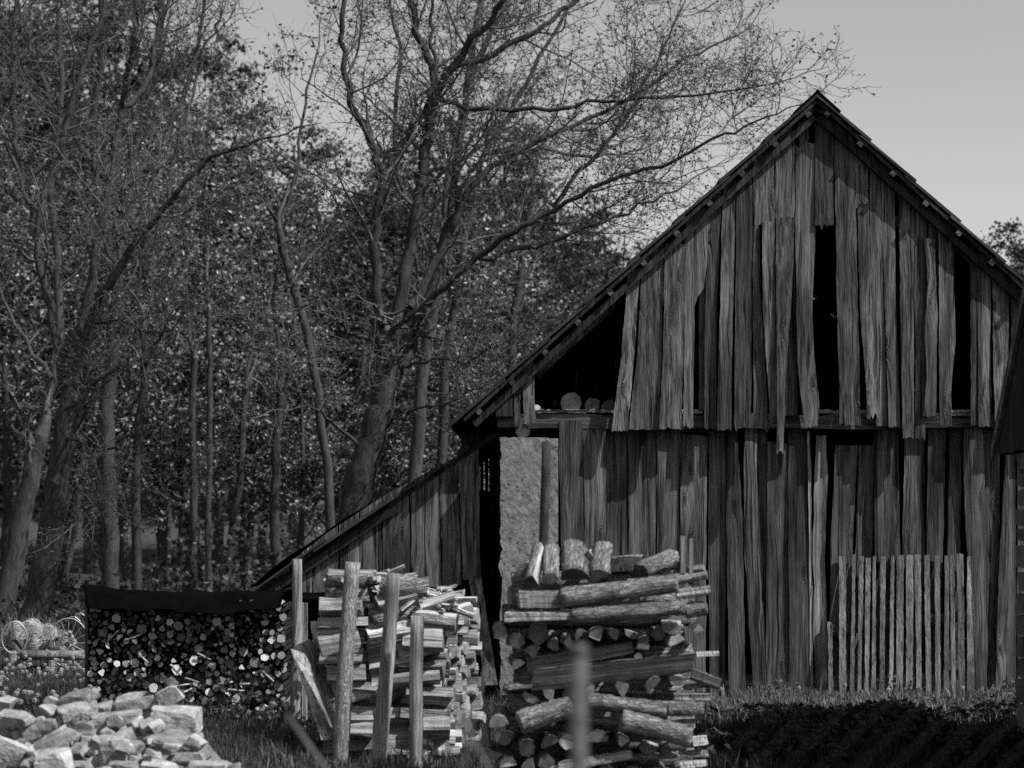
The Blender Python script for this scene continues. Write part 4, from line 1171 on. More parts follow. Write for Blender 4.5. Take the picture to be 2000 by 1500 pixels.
def farm_things():
    Y = 21.6
    s = Y / F
    # wooden cart shaft on posts with straw bundle over it
    fr = empty('wooden_rack', W(70, 1316, Y), 'log rack on stout posts carrying a straw bundle in the meadow', 'rack')
    roundpole('rail', W(40, 1279, Y - .15), W(172, 1280, Y - .15), 0.045, 0.042, [M['post'], M['end']], fr, seed=60)
    for (px, py, r_) in ((26, 1275, 0.055), (40, 1285, 0.05), (100, 1283, 0.06)):
        roundpole('post', Vector((W(px, 0, Y).x, Y + (0.03 if px > 30 else -.02), -0.05)), W(px, py - 4, Y), r_, r_ * .9, [M['bark_post'], M['end']], fr, seed=px)
    # straw bundle: lumpy body and loose strands
    rg = np.random.default_rng(6)
    c = W(62, 1247, Y + .1)
    nu, nv = 34, 20
    V = []
    for j in range(nv + 1):
        for i in range(nu):
            a = 2 * math.pi * i / nu; b = math.pi * j / nv
            x = -math.cos(b); q = math.sin(b) ** 0.62
            fold = 1 + 0.10 * math.sin(a * 2 + x * 3) + 0.13 * math.sin(x * 9 + 1.2 * math.sin(a)) + 0.05 * math.sin(a * 7 + x * 5)
            V.append((x * 0.25 + 0.02 * math.sin(a * 3), q * 0.16 * fold * math.cos(a), q * 0.17 * fold * math.sin(a) - 0.03 * (x < 0) * abs(x) + rg.normal(0, .003)))
    Q = [(j * nu + i, j * nu + (i + 1) % nu, (j + 1) * nu + (i + 1) % nu, (j + 1) * nu + i) for j in range(nv) for i in range(nu)]
    b = empty('straw_bundle', c, 'thick bundle of pale straw draped over the log rack in the meadow', 'straw')
    link('body', mesh_np('body', V, Q, smooth=True), b, c, M['straw'])
    V = np.array(V)
    sel = V[rg.integers(0, len(V), 1500)]
    d = rg.normal(0, 1, (1500, 3)) * np.array([0.6, 0.35, 0.9]); d /= np.linalg.norm(d, axis=1)[:, None]
    ln = rg.uniform(.03, .11, (1500, 1))
    a0 = sel * 1.0; a1 = sel * 1.06 + d * ln; wv = np.cross(d, rg.normal(size=(1500, 3))); wv /= np.linalg.norm(wv, axis=1)[:, None]; wv *= 0.0022
    VV = np.stack([a0 - wv, a0 + wv, a1 + wv * .5, a1 - wv * .5], 1).reshape(-1, 3)
    o = link('strands', mesh_np('strands', VV, np.arange(6000).reshape(-1, 4)), b, c, M['straw'])
    # small hand wheel in front of the bundle
    hw = empty('hand_wheel', W(28, 1246, Y - .35), 'thin iron hand wheel in front of the straw bundle', 'wheel')
    mb = MB(); cc = W(28, 1246, Y - .35); ring(mb, cc, 0.118, 0.145, 0.0075); mb.build('rim', M['iron_pale'], hw, cc, smooth=True)
    mb = MB()
    for a in (100, 215, 330): bar(mb, cc, cc + Vector((0.115 * math.cos(R(a)), 0, 0.142 * math.sin(R(a)))), 0.007)
    mb.build('spokes', M['iron'], hw, cc)
    mb = MB(); bar(mb, cc + Vector((0, -.03, 0)), cc + Vector((0.04, .3, -.16)), 0.016, 8); mb.build('hub', M['iron'], hw, cc)
    # large spoked rake wheel behind, with a wreath hung on it
    rw = empty('rake_wheel', W(134, 1255, Y + .45), 'large thin iron wheel with wire spokes beside the straw bundle', 'wheel')
    cc = W(134, 1256, Y + .45); mb = MB(); ring(mb, cc, 0.19, 0.235, 0.008, 40); mb.build('rim', M['iron_pale'], rw, cc, smooth=True)
    for i in range(16):
        a = 2 * math.pi * i / 16; mb = MB(); bar(mb, cc, cc + Vector((.185 * math.cos(a), 0, .23 * math.sin(a))), 0.0032, 4); mb.build('spoke', M['iron_pale'], rw, cc)
    mb = MB(); bar(mb, cc + Vector((0, -.08, 0)), cc + Vector((0, .3, 0)), 0.02, 8); mb.build('hub', M['iron'], rw, cc)
    for i in range(5):
        mb = MB(); a = 0.3 + i * .28
        p = cc + Vector((.06 * i - .05, .1, .2 + .02 * i)); pts = [p + Vector((t * .14, 0, .05 * math.sin(t * 3.0) + .02 * i * t)) for t in (0, .33, .66, 1)]
        for u_, v_ in zip(pts, pts[1:]): bar(mb, u_, v_, 0.005, 4)
        mb.build('tine', M['iron_pale'], rw, cc)
    cw = W(133, 1254, Y + .2)
    wr = empty('pale_wreath', cw, 'small pale wreath of round pods on the iron wheel', 'wreath')
    rgp = random.Random(5)
    base = stone_mesh('pod', .016, .016, .016, 9)
    base.materials.clear(); base.materials.append(M['clock'])
    for i in range(34):
        a = 2 * math.pi * i / 34 + rgp.uniform(-.1, .1); q = rgp.uniform(.8, 1.15)
        o = link('pod', base, wr, cw + Vector((.055 * q * math.cos(a), rgp.uniform(-.02, .02), .085 * q * math.sin(a))))
        o.rotation_euler = (rgp.uniform(0, 6), rgp.uniform(0, 6), 0)
    # low harrow bars in the grass behind
    tag(roundpole('iron_bar', W(40, 1300, Y + .1), W(170, 1312, Y + .5), 0.012, 0.012, [M['iron']], seed=3, sides=6), 'rusty bar of the old machine lying low behind the rack', 'bar')
farm_things()

# ------------------------------------------------------------------ chain-link fence close to the camera
def chain_fence():
    Yf = 4.2
    fe = empty('chain_link_fence', (0.12, Yf, 0), 'out of focus chain-link fence with one pale pipe post very near', 'fence')
    p = W(1130, 1272, Yf)
    roundpole('post', Vector((p.x, Yf, -0.2)), p, 0.0165, 0.0165, [M['galv']], fe, seed=1, rough=0.0, sides=16, seg=2)
    q = p + Vector((0, 0, -0.004)); roundpole('post_cap', q, q + Vector((0, 0, 0.016)), 0.0195, 0.017, [M['iron']], fe, seed=1, rough=0.0, sides=16, seg=2)
    mb = MB()
    ztop, zbot = p.z - 0.05, 0.85
    pitch = 0.065
    x = -1.6
    H_ = ztop - zbot
    while x < 2.4:
        for sgn in (1, -1):
            a = Vector((x, Yf - 0.03 + 0.0012 * sgn, zbot)); b = a + Vector((H_ * sgn, 0, H_))
            bar(mb, a, b, 0.0006, 3)
        x += pitch
    o = mb.build('wire_mesh', M['wire'], fe, (0, Yf, 1)); o['kind'] = 'stuff'
    mb = MB(); bar(mb, (-2.2, Yf - .03, ztop), (2.6, Yf - .03, ztop), 0.0007, 5); mb.build('top_wire', M['wire'], fe, (0, Yf, ztop))
chain_fence()
for i, (a, b, Y, r_, lab) in enumerate((((880, 1350), (975, 1540), 5.6, 0.008, 'out of focus dry stalk slanting beside the right firewood column'), ((950, 1300), (880, 1560), 6.0, 0.006, 'thin out of focus dry stalk crossing in front of the tall log stack'),
                                        ((560, 1395), (680, 1560), 5.4, 0.010, 'blurred thick stalk at the foot of the split firewood'))):
    A = W(b[0], b[1], Y); B = W(a[0], a[1], Y)
    d = (B - A).normalized(); A = A - d * ((A.z + .05) / d.z)
    tag(roundpole('dry_stalk', A, B, r_, r_ * .5, [M['twig']], seed=70 + i, sides=6, seg=6, bend=.02), lab, 'stalk', 'dry stalks by the chain-link fence')

# ------------------------------------------------------------------ vegetation
def tubes(polys):
    """polys: list of (points (n,3), radii (n,), sides) -> V, quads"""
    groups = {}
    for P, r_, s in polys: groups.setdefault((len(P), s), []).append((P, r_))
    Vs, Qs, off = [], [], 0
    for (n, s), L_ in groups.items():
        P = np.array([a for a, _ in L_]); r_ = np.array([b for _, b in L_])
        m = len(P)
        T = np.gradient(P, axis=1); T /= np.linalg.norm(T, axis=2)[..., None] + 1e-9
        D = P[:, -1] - P[:, 0]; D /= np.linalg.norm(D, axis=1)[:, None] + 1e-9
        ref = np.where(np.abs(D[:, 2:3]) < 0.8, np.array([[0, 0, 1.0]]), np.array([[0, 1.0, 0]]))
        U = np.cross(T, ref[:, None, :]); U /= np.linalg.norm(U, axis=2)[..., None] + 1e-9
        Wv = np.cross(T, U)
        a = np.arange(s) * 2 * np.pi / s
        V = P[:, :, None, :] + r_[:, :, None, None] * (U[:, :, None, :] * np.cos(a)[None, None, :, None] + Wv[:, :, None, :] * np.sin(a)[None, None, :, None])
        Vs.append(V.reshape(-1, 3))
        base = off + (np.arange(m) * n * s)[:, None, None] + (np.arange(n - 1) * s)[None, :, None]
        j = np.arange(s)[None, None, :]; j2 = (np.arange(s) + 1)[None, None, :] % s
        q = np.stack([base + j, base + j2, base + s + j2, base + s + j], -1)
        Qs.append(q.reshape(-1, 4)); off += m * n * s
    return np.concatenate(Vs), np.concatenate(Qs)

def nrm(v): return v / (np.linalg.norm(v) + 1e-9)

def walk(rg, p, d, L_, n, wig, up):
    pts = [p]; st = L_ / n
    for i in range(n):
        d = nrm(d + rg.normal(0, wig, 3) + np.array([0, 0, up]))
        p = p + d * st; pts.append(p)
    return np.array(pts)

def sprout(rg, P, r_, t0, spacing, lf, wig, up, spread, rk, n, rmin, flat=1.0):
    """children along a polyline"""
    seg = np.linalg.norm(np.diff(P, axis=0), axis=1); cum = np.concatenate([[0], np.cumsum(seg)]); tot = cum[-1]
    out = []
    s = tot * t0 + rg.uniform(0, spacing)
    while s < tot:
        i = min(np.searchsorted(cum, s) - 1, len(seg) - 1); i = max(i, 0)
        f = (s - cum[i]) / (seg[i] + 1e-9)
        p = P[i] + (P[i + 1] - P[i]) * f; rr = r_[i] + (r_[i + 1] - r_[i]) * f
        tdir = nrm(P[i + 1] - P[i])
        side = rg.normal(0, 1, 3); side[2] *= flat; side -= tdir * (side @ tdir); side = nrm(side)
        d = nrm(tdir * rg.uniform(0.35, 1.0) + side * spread)
        Lc = lf(s / tot) * rg.uniform(0.6, 1.35)
        c = walk(rg, p, d, Lc, n, wig, up)
        r0 = max(rr * rk * rg.uniform(.7, 1.1), rmin)
        out.append((c, np.linspace(r0, max(r0 * .35, rmin * .7), n + 1)))
        s += spacing * rg.uniform(0.6, 1.4)
    return out

def leaves(rg, P, size, droop=0.3, asp=0.55):
    n = len(P)
    d = rg.normal(0, 1, (n, 3)); d[:, 2] = d[:, 2] * 0.6 - droop; d /= np.linalg.norm(d, axis=1)[:, None]
    u = np.cross(d, rg.normal(0, 1, (n, 3))); u /= np.linalg.norm(u, axis=1)[:, None]
    nn = np.cross(d, u)
    s = size * rg.uniform(.55, 1.25, (n, 1))
    a = P; b = P + d * s * .5 + u * s * asp * .5 + nn * s * .12; c_ = P + d * s; e = P + d * s * .5 - u * s * asp * .5 + nn * s * .12
    return np.stack([a, b, c_, e], 1).reshape(-1, 3), np.arange(n * 4).reshape(-1, 4)

def limb_poly(rg, pts, Y, dYend=0.0, r0=10, r1=4, sub=4, jit=0.02):
    """limb read off the photograph at depth Y (drifting by dYend along its length)"""
    n = len(pts)
    Wp = np.array([W(x, y, Y + dYend * (i / (n - 1))) for i, (x, y) in enumerate(pts)])
    t = np.linspace(0, n - 1, (n - 1) * sub + 1)
    P = np.stack([np.interp(t, np.arange(n), Wp[:, k]) for k in range(3)], 1)
    for _ in range(2):
        P[1:-1] = (P[:-2] + 2 * P[1:-1] + P[2:]) / 4
    P[1:-1] += rg.normal(0, jit, (len(P) - 2, 3))
    rad = np.linspace(r0, r1, len(P)) * Y / F
    return P, rad

def tree_from_limbs(name, lab, trunk_pts, limbs, Y, seed, label_group=None, dens=1.0, leaf=None, leafsize=0.05, nleaf=1.0, matn='tree', twigmat='twig', l1=1.5, l2=0.6, l3=0.25, base=None, cat='tree', thin=0.72, sp1=.25, sp2=.12, sp3=.06):
    rg = np.random.default_rng(seed)
    L0 = []
    if trunk_pts: L0.append(limb_poly(rg, trunk_pts[0], Y, 0, trunk_pts[1], trunk_pts[2], jit=.012))
    for (pts, r0, r1, dY) in limbs: L0.append(limb_poly(rg, pts, Y, dY, r0 * thin, r1 * thin))
    base = L0[0][0][0] if base is None else base
    big = [(P, r_, 10) for P, r_ in L0]
    V, Q = tubes(big)
    L1 = []
    for k, (P, r_) in enumerate(L0):
        t0 = 0.8 if (k == 0 and trunk_pts) else 0.28
        L1 += sprout(rg, P, r_, t0, sp1 / dens, lambda t: l1 * (1.15 - .65 * t), .16, .10, .95, .42, 7, .006)
        # the limb's own end carries on as a fine leader
        d = nrm(P[-1] - P[-3]); c = walk(rg, P[-1], d, 0.7, 7, .16, .05); L1.append((c, np.linspace(r_[-1], .004, 8)))
    L2 = []
    for P, r_ in L1: L2 += sprout(rg, P, r_, .12, sp2 / dens, lambda t: l2 * (1.1 - .6 * t), .24, .03, 1.0, .55, 4, .0042)
    L3 = []
    for P, r_ in L2: L3 += sprout(rg, P, r_, .15, sp3 / dens, lambda t: l3, .32, .05, 1.0, .6, 3, .0028)
    tw = [(P, r_, 5) for P, r_ in L1] + [(P, r_, 4) for P, r_ in L2] + [(P, r_, 3) for P, r_ in L3]
    V2, Q2 = tubes(tw)
    t = empty(name, tuple(base), lab, cat, label_group)
    b = np.array(base)
    link('trunk', mesh_np('trunk', V - b, Q, smooth=True), t, base, M[matn])
    link('branches', mesh_np('branches', V2 - b, Q2, smooth=True), t, base, M[twigmat])
    if leaf:
        tips = np.concatenate([P[1:] for P, _ in L3]) if L3 else np.concatenate([P[1:] for P, _ in L2])
        n = int(len(tips) * nleaf)
        if leafsize > .06:
            m_ = max(1, n // 9); cen = tips[rg.integers(0, len(tips), m_)]; n = m_ * 9
            sel = np.repeat(cen, 9, 0) + rg.normal(0, leafsize * .9, (n, 3)) * np.array([1, 1, .5])
        else:
            sel = tips[rg.integers(0, len(tips), n)] + rg.normal(0, leafsize * .4, (n, 3))
        LV, LQ = leaves(rg, sel, leafsize)
        link('crown', mesh_np('crown', LV - b, LQ), t, base, M[leaf])
    return t

# the two big bare trees
tree_from_limbs('bare_tree', 'big spreading bare tree behind the barn with limbs reaching over the roof', ([(660, 1262), (674, 1110), (690, 1000), (708, 920), (735, 830), (752, 745), (760, 690)], 34, 22), [
    ([(748, 740), (736, 620), (733, 500), (740, 400), (748, 330), (722, 262), (690, 215), (675, 150), (668, 60), (682, -50)], 16, 6, -0.6),
    ([(748, 328), (790, 270), (832, 230), (856, 150), (840, 60), (850, -40)], 9, 4, 0.5),
    ([(762, 705), (788, 560), (812, 430), (830, 330), (845, 220), (850, 150), (822, 80), (800, 0), (790, -60)], 20, 7, 0.4),
    ([(842, 205), (880, 130), (940, 60), (980, 0), (1010, -60)], 12, 6, -0.5),
    ([(768, 695), (850, 570), (930, 505), (1000, 455), (1080, 405), (1180, 352), (1290, 325), (1390, 272), (1480, 238), (1560, 205)], 11, 1.4, -1.5),
    ([(800, 600), (870, 480), (920, 360), (1000, 300), (1120, 240), (1240, 192), (1340, 112), (1440, 70)], 12, 2.5, 1.0),
    ([(850, 190), (930, 212), (1020, 215), (1120, 210), (1250, 190), (1390, 185), (1500, 165)], 8, 2, -0.8),
    ([(866, 140), (1000, 90), (1080, 40), (1150, -30)], 10, 5, 0.3),
    ([(935, 503), (1040, 480), (1150, 450), (1250, 400), (1340, 360)], 8, 2.5, 0.6),
    ([(775, 760), (830, 600), (868, 480), (885, 380), (905, 210), (930, 120), (985, 30), (1000, -40)], 14, 6, 1.5),
    ([(1080, 405), (1130, 340), (1200, 260), (1260, 170), (1300, 90), (1330, 20)], 7, 2.5, 0.5),
    ([(775, 715), (850, 700), (930, 705), (1000, 660)], 4, 2, -1.0),
    ([(720, 880), (650, 830), (600, 790), (570, 800)], 6, 2, -1.0),
    ([(735, 850), (800, 800), (870, 790), (930, 760)], 5, 2, -0.8),
    ([(745, 680), (680, 640), (620, 600), (560, 610)], 6, 2, -0.6)],
    26.0, 101, leaf='bud', leafsize=0.045, nleaf=0.5, dens=1.0)
tree_from_limbs('bare_tree', 'tall bare tree at the left with trunk forking above the meadow', ([(38, 1290), (75, 1170), (103, 1010), (122, 880), (140, 780)], 30, 21), [
    ([(134, 795), (112, 640), (85, 560), (72, 450), (40, 330), (28, 220), (22, 120), (35, -20)], 14, 6, 0.8),
    ([(140, 785), (162, 655), (215, 560), (260, 482), (330, 390), (400, 312), (460, 286), (530, 268)], 15, 3, -1.0),
    ([(148, 760), (172, 570), (200, 430), (222, 330), (240, 200), (262, 80), (270, -40)], 15, 8, 1.0),
    ([(72, 462), (100, 350), (150, 172), (190, 60), (216, -30)], 11, 6, 0.4),
    ([(330, 392), (336, 300), (370, 220), (398, 90), (430, 40)], 6, 3, 0.6),
    ([(165, 640), (240, 620), (290, 650), (335, 645)], 5, 2, -1.0),
    ([(122, 860), (150, 852), (188, 890), (194, 980), (160, 1010)], 5, 2, -1.2),
    ([(240, 205), (288, 170), (302, 100), (330, -30)], 9, 5, 0.5),
    ([(200, 880), (250, 870), (300, 920), (350, 935)], 4, 1.5, -0.5),
    ([(60, 400), (20, 300), (-30, 200)], 7, 4, 0.5)],
    28.0, 102, leaf='bud', leafsize=0.04, nleaf=0.7, dens=1.0)
tree_from_limbs('dark_tree', 'dark leaning trunk at the far left edge behind the forked tree', ([(-20, 1290), (8, 1180), (40, 1020), (62, 920), (80, 850)], 24, 16), [
    ([(64, 915), (50, 840), (38, 800)], 8, 4, 0.3), ([(80, 850), (110, 700), (120, 540), (100, 380), (120, 200), (110, 0)], 15, 7, 1.0), ([(100, 740), (30, 640), (-20, 520)], 8, 3, 0.5)],
    31.0, 103, leaf='leaf', leafsize=0.08, nleaf=0.5, dens=.7)

tree_from_limbs('bare_tree', 'grey bare tree standing behind the forked tree at the left', ([(216, 1200), (214, 1000), (205, 800), (222, 640), (228, 520)], 17, 13), [
    ([(228, 520), (250, 360), (288, 180), (310, 60), (325, -60)], 16, 9, .5), ([(226, 540), (190, 400), (180, 240), (200, 80), (190, -60)], 12, 7, -.5), ([(250, 360), (330, 260), (380, 130), (400, 0)], 9, 5, .6), ([(186, 320), (110, 220), (60, 100), (30, -20)], 9, 4, .5)],
    33.0, 104, leaf='bud', leafsize=0.05, nleaf=.8, dens=.85)
tree_from_limbs('bare_tree', 'upright bare tree half hidden behind the big spreading tree', ([(800, 1100), (810, 900), (830, 700), (862, 520)], 15, 11), [
    ([(862, 520), (872, 380), (905, 210), (925, 90), (950, -60)], 13, 7, .5), ([(866, 480), (930, 340), (990, 230), (1060, 110), (1120, 0)], 10, 4, .6), ([(862, 540), (800, 420), (770, 280), (780, 120), (760, -20)], 9, 4, .4), ([(950, 300), (1060, 290), (1160, 310), (1260, 290)], 7, 2.5, .4)],
    32.0, 105, leaf='bud', leafsize=0.05, nleaf=.8, dens=.85)
# slim trees in the wood, trunks read off the photograph
slim = [
    ([(268, 1190), (264, 900), (285, 740), (278, 640)], 10, 7, [([(278, 640), (262, 560), (290, 420), (310, 300)], 6, 3, .5), ([(282, 720), (320, 640), (350, 600)], 5, 2, -.5)], 31, 'dark slim tree between the forked tree and the felt covered logs'),
    ([(405, 1165), (408, 900), (412, 700), (404, 560)], 6.5, 5, [([(404, 560), (410, 430), (400, 300)], 5, 2.5, .3)], 33, 'thin straight dark tree above the felt covered logs'),
    ([(374, 1165), (380, 1000), (374, 850), (380, 700)], 9, 6, [([(380, 700), (360, 560), (375, 420)], 6, 3, .4)], 36, 'slim tree just beside the thin straight one'),
    ([(432, 1165), (456, 1020), (472, 900), (480, 760)], 9, 6, [([(480, 760), (500, 620), (490, 480)], 5, 3, .4)], 37, 'pale slim leaning tree right of the thin straight one'),
    ([(548, 1140), (534, 1000), (540, 860), (552, 700)], 11, 7, [([(552, 700), (530, 560), (560, 420)], 6, 3, .4)], 33, 'dark slim tree rising behind the low end of the lean-to roof'),
    ([(650, 1150), (640, 900), (600, 640), (560, 520), (546, 450)], 10, 7, [([(546, 450), (580, 350), (592, 200), (620, 100)], 6, 3, .6), ([(548, 455), (515, 370), (510, 260)], 5, 2.5, .3)], 30, 'crooked slim tree left of the big spreading tree'),
    ([(210, 1180), (196, 1000), (186, 860), (190, 700)], 8, 5, [([(190, 700), (240, 560), (230, 420)], 5, 3, .4)], 38, 'slim tree seen through the fork of the tall bare tree'),
    ([(870, 1000), (860, 800), (880, 640), (905, 500)], 11, 7, [([(905, 500), (930, 360), (960, 240)], 6, 3, .5), ([(890, 600), (960, 540), (1010, 500)], 5, 2, .4)], 34, 'slim tree rising behind the upper end of the lean-to roof'),
    ([(990, 800), (1000, 640), (1020, 500), (1040, 380)], 10, 6, [([(1040, 380), (1050, 300), (1080, 230)], 5, 2.5, .4)], 36, 'slim tree close to the barn eave'),
    ([(480, 1165), (470, 1060), (486, 900), (500, 800)], 7, 5, [([(500, 800), (520, 640), (505, 500)], 5, 2.5, .4)], 40, 'thin tree half hidden behind the low end of the lean-to'),
    ([(325, 1165), (330, 1000), (322, 820), (335, 660)], 6, 4, [([(335, 660), (345, 500), (330, 380)], 4, 2, .4)], 42, 'thin distant tree left of the straight dark one'),
    ([(120, 1180), (150, 1020), (160, 860), (150, 640)], 7, 5, [([(150, 640), (170, 460), (160, 300)], 5, 2.5, .4)], 44, 'distant slim tree behind the forked trunk'),
]
for i, (tp, r0, r1, lm, Y, lab) in enumerate(slim):
    pts = list(tp)
    gy = HY + CZ * F / Y
    pts[0] = (pts[0][0], gy + 4)
    tree_from_limbs('slim_tree', lab, (pts, r0, r1), lm, float(Y), 200 + i, label_group='slim trees in the wood', dens=.62, leaf='leaf', leafsize=0.075, nleaf=1.5, l1=1.7, l2=.7, l3=.3)

# leafy forest trees: a few built, the others copied
def forest_tree(seed, Ht=9.0, leafs=8500, size=.115):
    rg = np.random.default_rng(seed)
    P = walk(rg, np.zeros(3), np.array([rg.normal(0, .06), rg.normal(0, .06), 1.0]), Ht, 14, .05, .08)
    r_ = np.linspace(.11, .02, 15)
    L1 = sprout(rg, P, r_, .18, .22, lambda t: 2.3 * (1.05 - .7 * t), .15, .07, 1.0, .4, 6, .01)
    L2 = []
    for p, q in L1: L2 += sprout(rg, p, q, .15, .3, lambda t: .8 * (1.1 - .5 * t), .2, .0, 1.0, .55, 4, .006)
    V, Q = tubes([(P, r_, 8)]); V2, Q2 = tubes([(p, q, 4) for p, q in L1] + [(p, q, 3) for p, q in L2])
    tips = np.concatenate([p[1:] for p, _ in L2])
    # leaves gather in flat sprays along part of the twigs, leaving gaps
    keep = tips[np.sin(tips[:, 0] * 2.3 + seed) + np.sin(tips[:, 2] * 1.9) + np.sin(tips[:, 1] * 2.1) > -0.7]
    cen = keep[rg.integers(0, len(keep), leafs // 14)]; leafs = len(cen) * 14
    sel = np.repeat(cen, 14, 0) + rg.normal(0, .15, (leafs, 3)) * np.array([1, 1, .45])
    LV, LQ = leaves(rg, sel, size, .25, .7)
    return mesh_np('trunk', V, Q, smooth=True), mesh_np('branches', V2, Q2), mesh_np('crown', LV, LQ)
kinds = []
for s in range(5):
    a, b, c_ = forest_tree(400 + s)
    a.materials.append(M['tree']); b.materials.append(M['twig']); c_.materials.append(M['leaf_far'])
    kinds.append((a, b, c_))
for s in range(4):
    a, b, c_ = forest_tree(420 + s, leafs=6500, size=.11)
    a.materials.append(M['tree']); b.materials.append(M['twig']); c_.materials.append(M['leaf'])
    kinds.append((a, b, c_))
rg = random.Random(12)
def put_forest(px, Y, top_py, lab, grp, kind=None):
    x = W(px, 0, Y).x; z = float(ground_z(x, Y))
    H_ = W(px, top_py, Y).z - z
    s = H_ / 9.3
    t = empty('forest_tree', (x, Y, z), lab, 'tree', grp)
    k = kinds[rg.randrange(5) if kind is None else kind]
    for nm, me in zip(('trunk', 'branches', 'crown'), k):
        o = bpy.data.objects.new(nm, me); COL.objects.link(o); o.parent = t
    t.scale = (s * rg.uniform(.85, 1.15),) * 2 + (s,)
    t.rotation_euler = (0, 0, rg.uniform(0, 6.28))
near_label = 'leafy young tree standing in the front of the wood left of the barn'
far_label = 'blurred leafy tree deep in the wood behind the slim trunks'
def sky_line(px):   # height of the leafy wood against the sky
    return float(np.interp(px, [-100, 0, 150, 300, 420, 520, 640, 760, 880, 1000, 1060, 1150, 1300, 1450], [-150, -150, -130, -40, 130, 250, 190, 240, 290, 190, 270, 370, 410, 500]))
for i in range(17):
    px = -60 + i * 80 + rg.uniform(-30, 30)
    put_forest(px, rg.uniform(34, 42), sky_line(px) + rg.uniform(120, 480), near_label, 'leafy trees at the front of the wood', 5 + i % 4)
for i in range(22):
    px = -80 + i * 65 + rg.uniform(-25, 25)
    put_forest(px, rg.uniform(46, 58), sky_line(px) + rg.uniform(0, 130), far_label, 'leafy trees deep in the wood')
put_forest(1995, 48, 405, 'rounded leafy tree top showing beyond the right roof slope', None, 2)
put_forest(2080, 50, 430, 'second leafy tree beyond the right roof slope at the picture edge', None, 1)

def leaf_mass(name, lab, n, xr, yr, ztop, size, mat, seed, kind='stuff', zlo=0.0, cat='undergrowth'):
    rg_ = np.random.default_rng(seed)
    x = rg_.uniform(*xr, n); y = rg_.uniform(*yr, n)
    zt = ztop(x, y); z = ground_z(x, y) + zlo + zt * rg_.uniform(0, 1, n) ** .8
    c = np.sin(x * 1.3 + 1.7 * np.sin(z * .9)) + np.sin(z * 1.7 + x * .6) + np.sin(y * .9 + x)
    keep = c > -1.1
    P = np.stack([x, y, z], 1)[keep]
    V, Q = leaves(rg_, P, size, .25, .75)
    o = link(name, mesh_np(name, V, Q), None, None, M[mat])
    return tag(o, lab, cat, None, kind)
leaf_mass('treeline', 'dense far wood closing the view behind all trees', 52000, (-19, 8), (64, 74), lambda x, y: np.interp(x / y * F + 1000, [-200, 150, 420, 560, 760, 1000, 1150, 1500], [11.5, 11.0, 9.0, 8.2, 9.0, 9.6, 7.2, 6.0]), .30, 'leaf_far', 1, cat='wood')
leaf_mass('undergrowth', 'low leafy undergrowth on the floor of the wood', 15000, (-10, 1.5), (29, 46), lambda x, y: 0.2 + 0.7 * np.clip(np.sin(x * 1.1) + np.sin(y * .7 + x), 0, 2), .10, 'leaf_far', 2)

def grass_patch(name, lab, n, xr, yr, h, seed, mat='grass', dens=None, wd=.005, lean=.35):
    rg_ = np.random.default_rng(seed)
    x = rg_.uniform(*xr, n); y = rg_.uniform(*yr, n)
    if dens is not None:
        k = rg_.uniform(0, 1, n) < dens(x, y); x, y = x[k], y[k]
    n = len(x); z = ground_z(x, y) - .01
    H_ = h * rg_.uniform(.35, 1.15, n) * (0.75 + .35 * np.sin(x * 5 + y * 3) * np.sin(y * 4 - x))
    a = rg_.uniform(0, 6.28, n); l = np.abs(rg_.normal(0, lean, n))
    dx, dy = np.cos(a) * l, np.sin(a) * l
    b = rg_.uniform(0, 6.28, n); wx, wy = np.cos(b) * wd, np.sin(b) * wd
    p0 = np.stack([x, y, z], 1); p1 = p0 + np.stack([dx * H_ * .35, dy * H_ * .35, H_ * .6], 1); p2 = p0 + np.stack([dx * H_, dy * H_, H_ * np.sqrt(np.clip(1.05 - l * l * .5, .2, 1))], 1)
    w_ = np.stack([wx, wy, 0 * wx], 1)
    V = np.stack([p0 - w_, p0 + w_, p1 + w_ * .8, p1 - w_ * .8, p2], 1).reshape(-1, 3)
    i = np.arange(n)[:, None] * 5
    o = link(name, mesh_np(name, V, i + np.array([[0, 1, 2, 3]]), i + np.array([[3, 2, 4]])), None, None, M[mat])
    return tag(o, lab, 'grass', None, 'stuff')
grass_patch('grass', 'meadow grass full of dandelion clocks at the left', 26000, (-6.5, -2.4), (15.5, 27), .16, 11)
grass_patch('grass', 'sunlit grass along the foot of the barn wall', 30000, (1.45, 4.9), (17.2, 20.1), .17, 12, 'grass_sunlit', dens=lambda x, y: .35 + .65 * np.clip(np.sin(x * 3.1) + .6, 0, 1))
grass_patch('grass', 'grass around the foot of the split firewood', 12000, (-2.6, 0.4), (13.9, 17.5), .15, 13)
grass_patch('grass', 'grass between the firewood and the doorway', 9000, (-2.2, 1.6), (17.0, 19.9), .2, 14)
grass_patch('grass', 'rough grass in the shade in front of the barn', 14000, (1.0, 4.6), (13.5, 17.3), .2, 15, 'leaf_shaded')
grass_patch('grass', 'rough grass reaching back to the wood', 22000, (-14, 0), (27, 46), .25, 16, wd=.012)
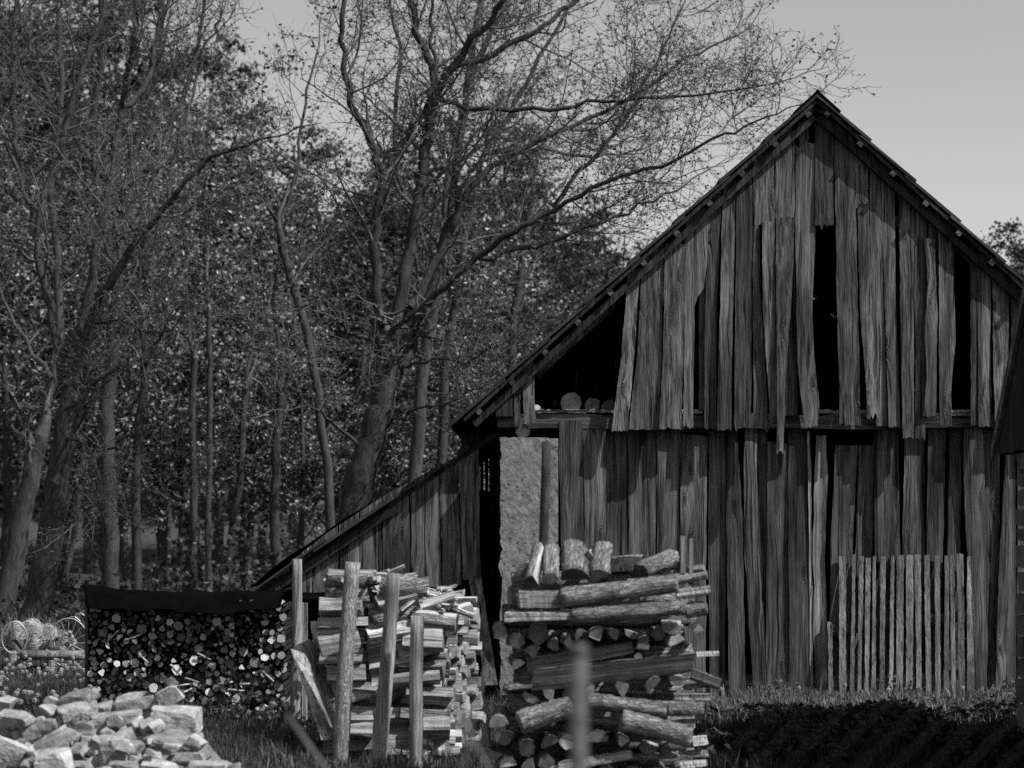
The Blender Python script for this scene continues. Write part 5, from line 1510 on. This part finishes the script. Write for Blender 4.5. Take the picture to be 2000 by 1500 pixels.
# broad leaved weeds
def weed_patch(name, lab, n, xr, yr, top, size, seed, mat='weed'):
    return leaf_mass(name, lab, n, xr, yr, top, size, mat, seed, cat='weeds')
weed_patch('ground_cover', 'dark leafy ground cover in the shade before the barn', 17000, (1.25, 4.6), (14.6, 17.9), lambda x, y: .04 + .125 * np.clip(np.sin(x * 2.7 + 1) * np.sin(y * 1.6) + .35 * np.sin(x * 7.1) + .75, 0, 2), .065, 21, 'leaf_shaded')
weed_patch('weeds', 'leafy weeds at the foot of the barn wall and fence panel', 1100, (1.6, 4.5), (18.7, 19.9), lambda x, y: .05 + .2 * np.clip(np.sin(x * 6.3) - .1, 0, 1), .045, 22)
weed_patch('weeds', 'leafy weeds below the small round logs and split firewood', 5200, (-2.7, -0.5), (13.9, 16.9), lambda x, y: .1 + .16 * np.clip(np.sin(x * 4.3 + y) + .3, 0, 1.3), .06, 23)
weed_patch('weeds', 'small weeds before the dark doorway', 900, (-0.6, 0.1), (18.2, 19.6), lambda x, y: .1 + .3 * np.clip(np.sin(x * 9) + .2, 0, 1), .035, 24)

# dandelion clocks
def dandelions():
    rg_ = np.random.default_rng(55)
    V, T, mi = [], [], []
    n = 70
    d = rg_.normal(0, 1, (n, 3)); d /= np.linalg.norm(d, axis=1)[:, None]
    for v in d:
        u = np.cross(v, rg_.normal(0, 1, 3)); u /= np.linalg.norm(u); w_ = np.cross(v, u)
        k = len(V); V += [v * .019 + u * .0045, v * .019 - u * .0022 + w_ * .004, v * .019 - u * .0022 - w_ * .004, v * .004]
        T += [(k, k + 1, k + 2), (k, k + 2, k + 3)]; mi += [0, 0]
    for (sx, sy) in ((.0018, 0), (0, .0018)):
        k = len(V); V += [(-sx, -sy, 0), (sx, sy, 0), (sx, sy, -.26), (-sx, -sy, -.26)]; T += [(k, k + 1, k + 2), (k, k + 2, k + 3)]; mi += [1, 1]
    me = mesh_np('dandelion', V, None, T, None, mi); me.materials.append(M['clock']); me.materials.append(M['grass'])
    r = random.Random(4)
    for i in range(190):
        Y = 16.4 + 5.2 * r.random() ** 1.2; px = r.uniform(-30, 185)
        x = W(px, 0, Y).x
        o = bpy.data.objects.new('dandelion', me); COL.objects.link(o)
        o.location = (x, Y, float(ground_z(x, Y)) + r.uniform(.15, .25)); s = r.uniform(.75, 1.25); o.scale = (s, s, s)
        tag(o, 'dandelion clock standing in the meadow grass at the left', 'dandelion', 'dandelion clocks in the meadow')
    for i, (px, Y) in enumerate(((1408, 18.6), (1880, 18.9), (1560, 18.6), (1735, 18.5), (1650, 19.0))):
        x = W(px, 0, Y).x
        o = bpy.data.objects.new('dandelion', me); COL.objects.link(o)
        o.location = (x, Y, float(ground_z(x, Y)) + .2)
        tag(o, 'dandelion clock in the grass at the foot of the barn wall', 'dandelion', 'dandelion clocks by the barn wall')
dandelions()
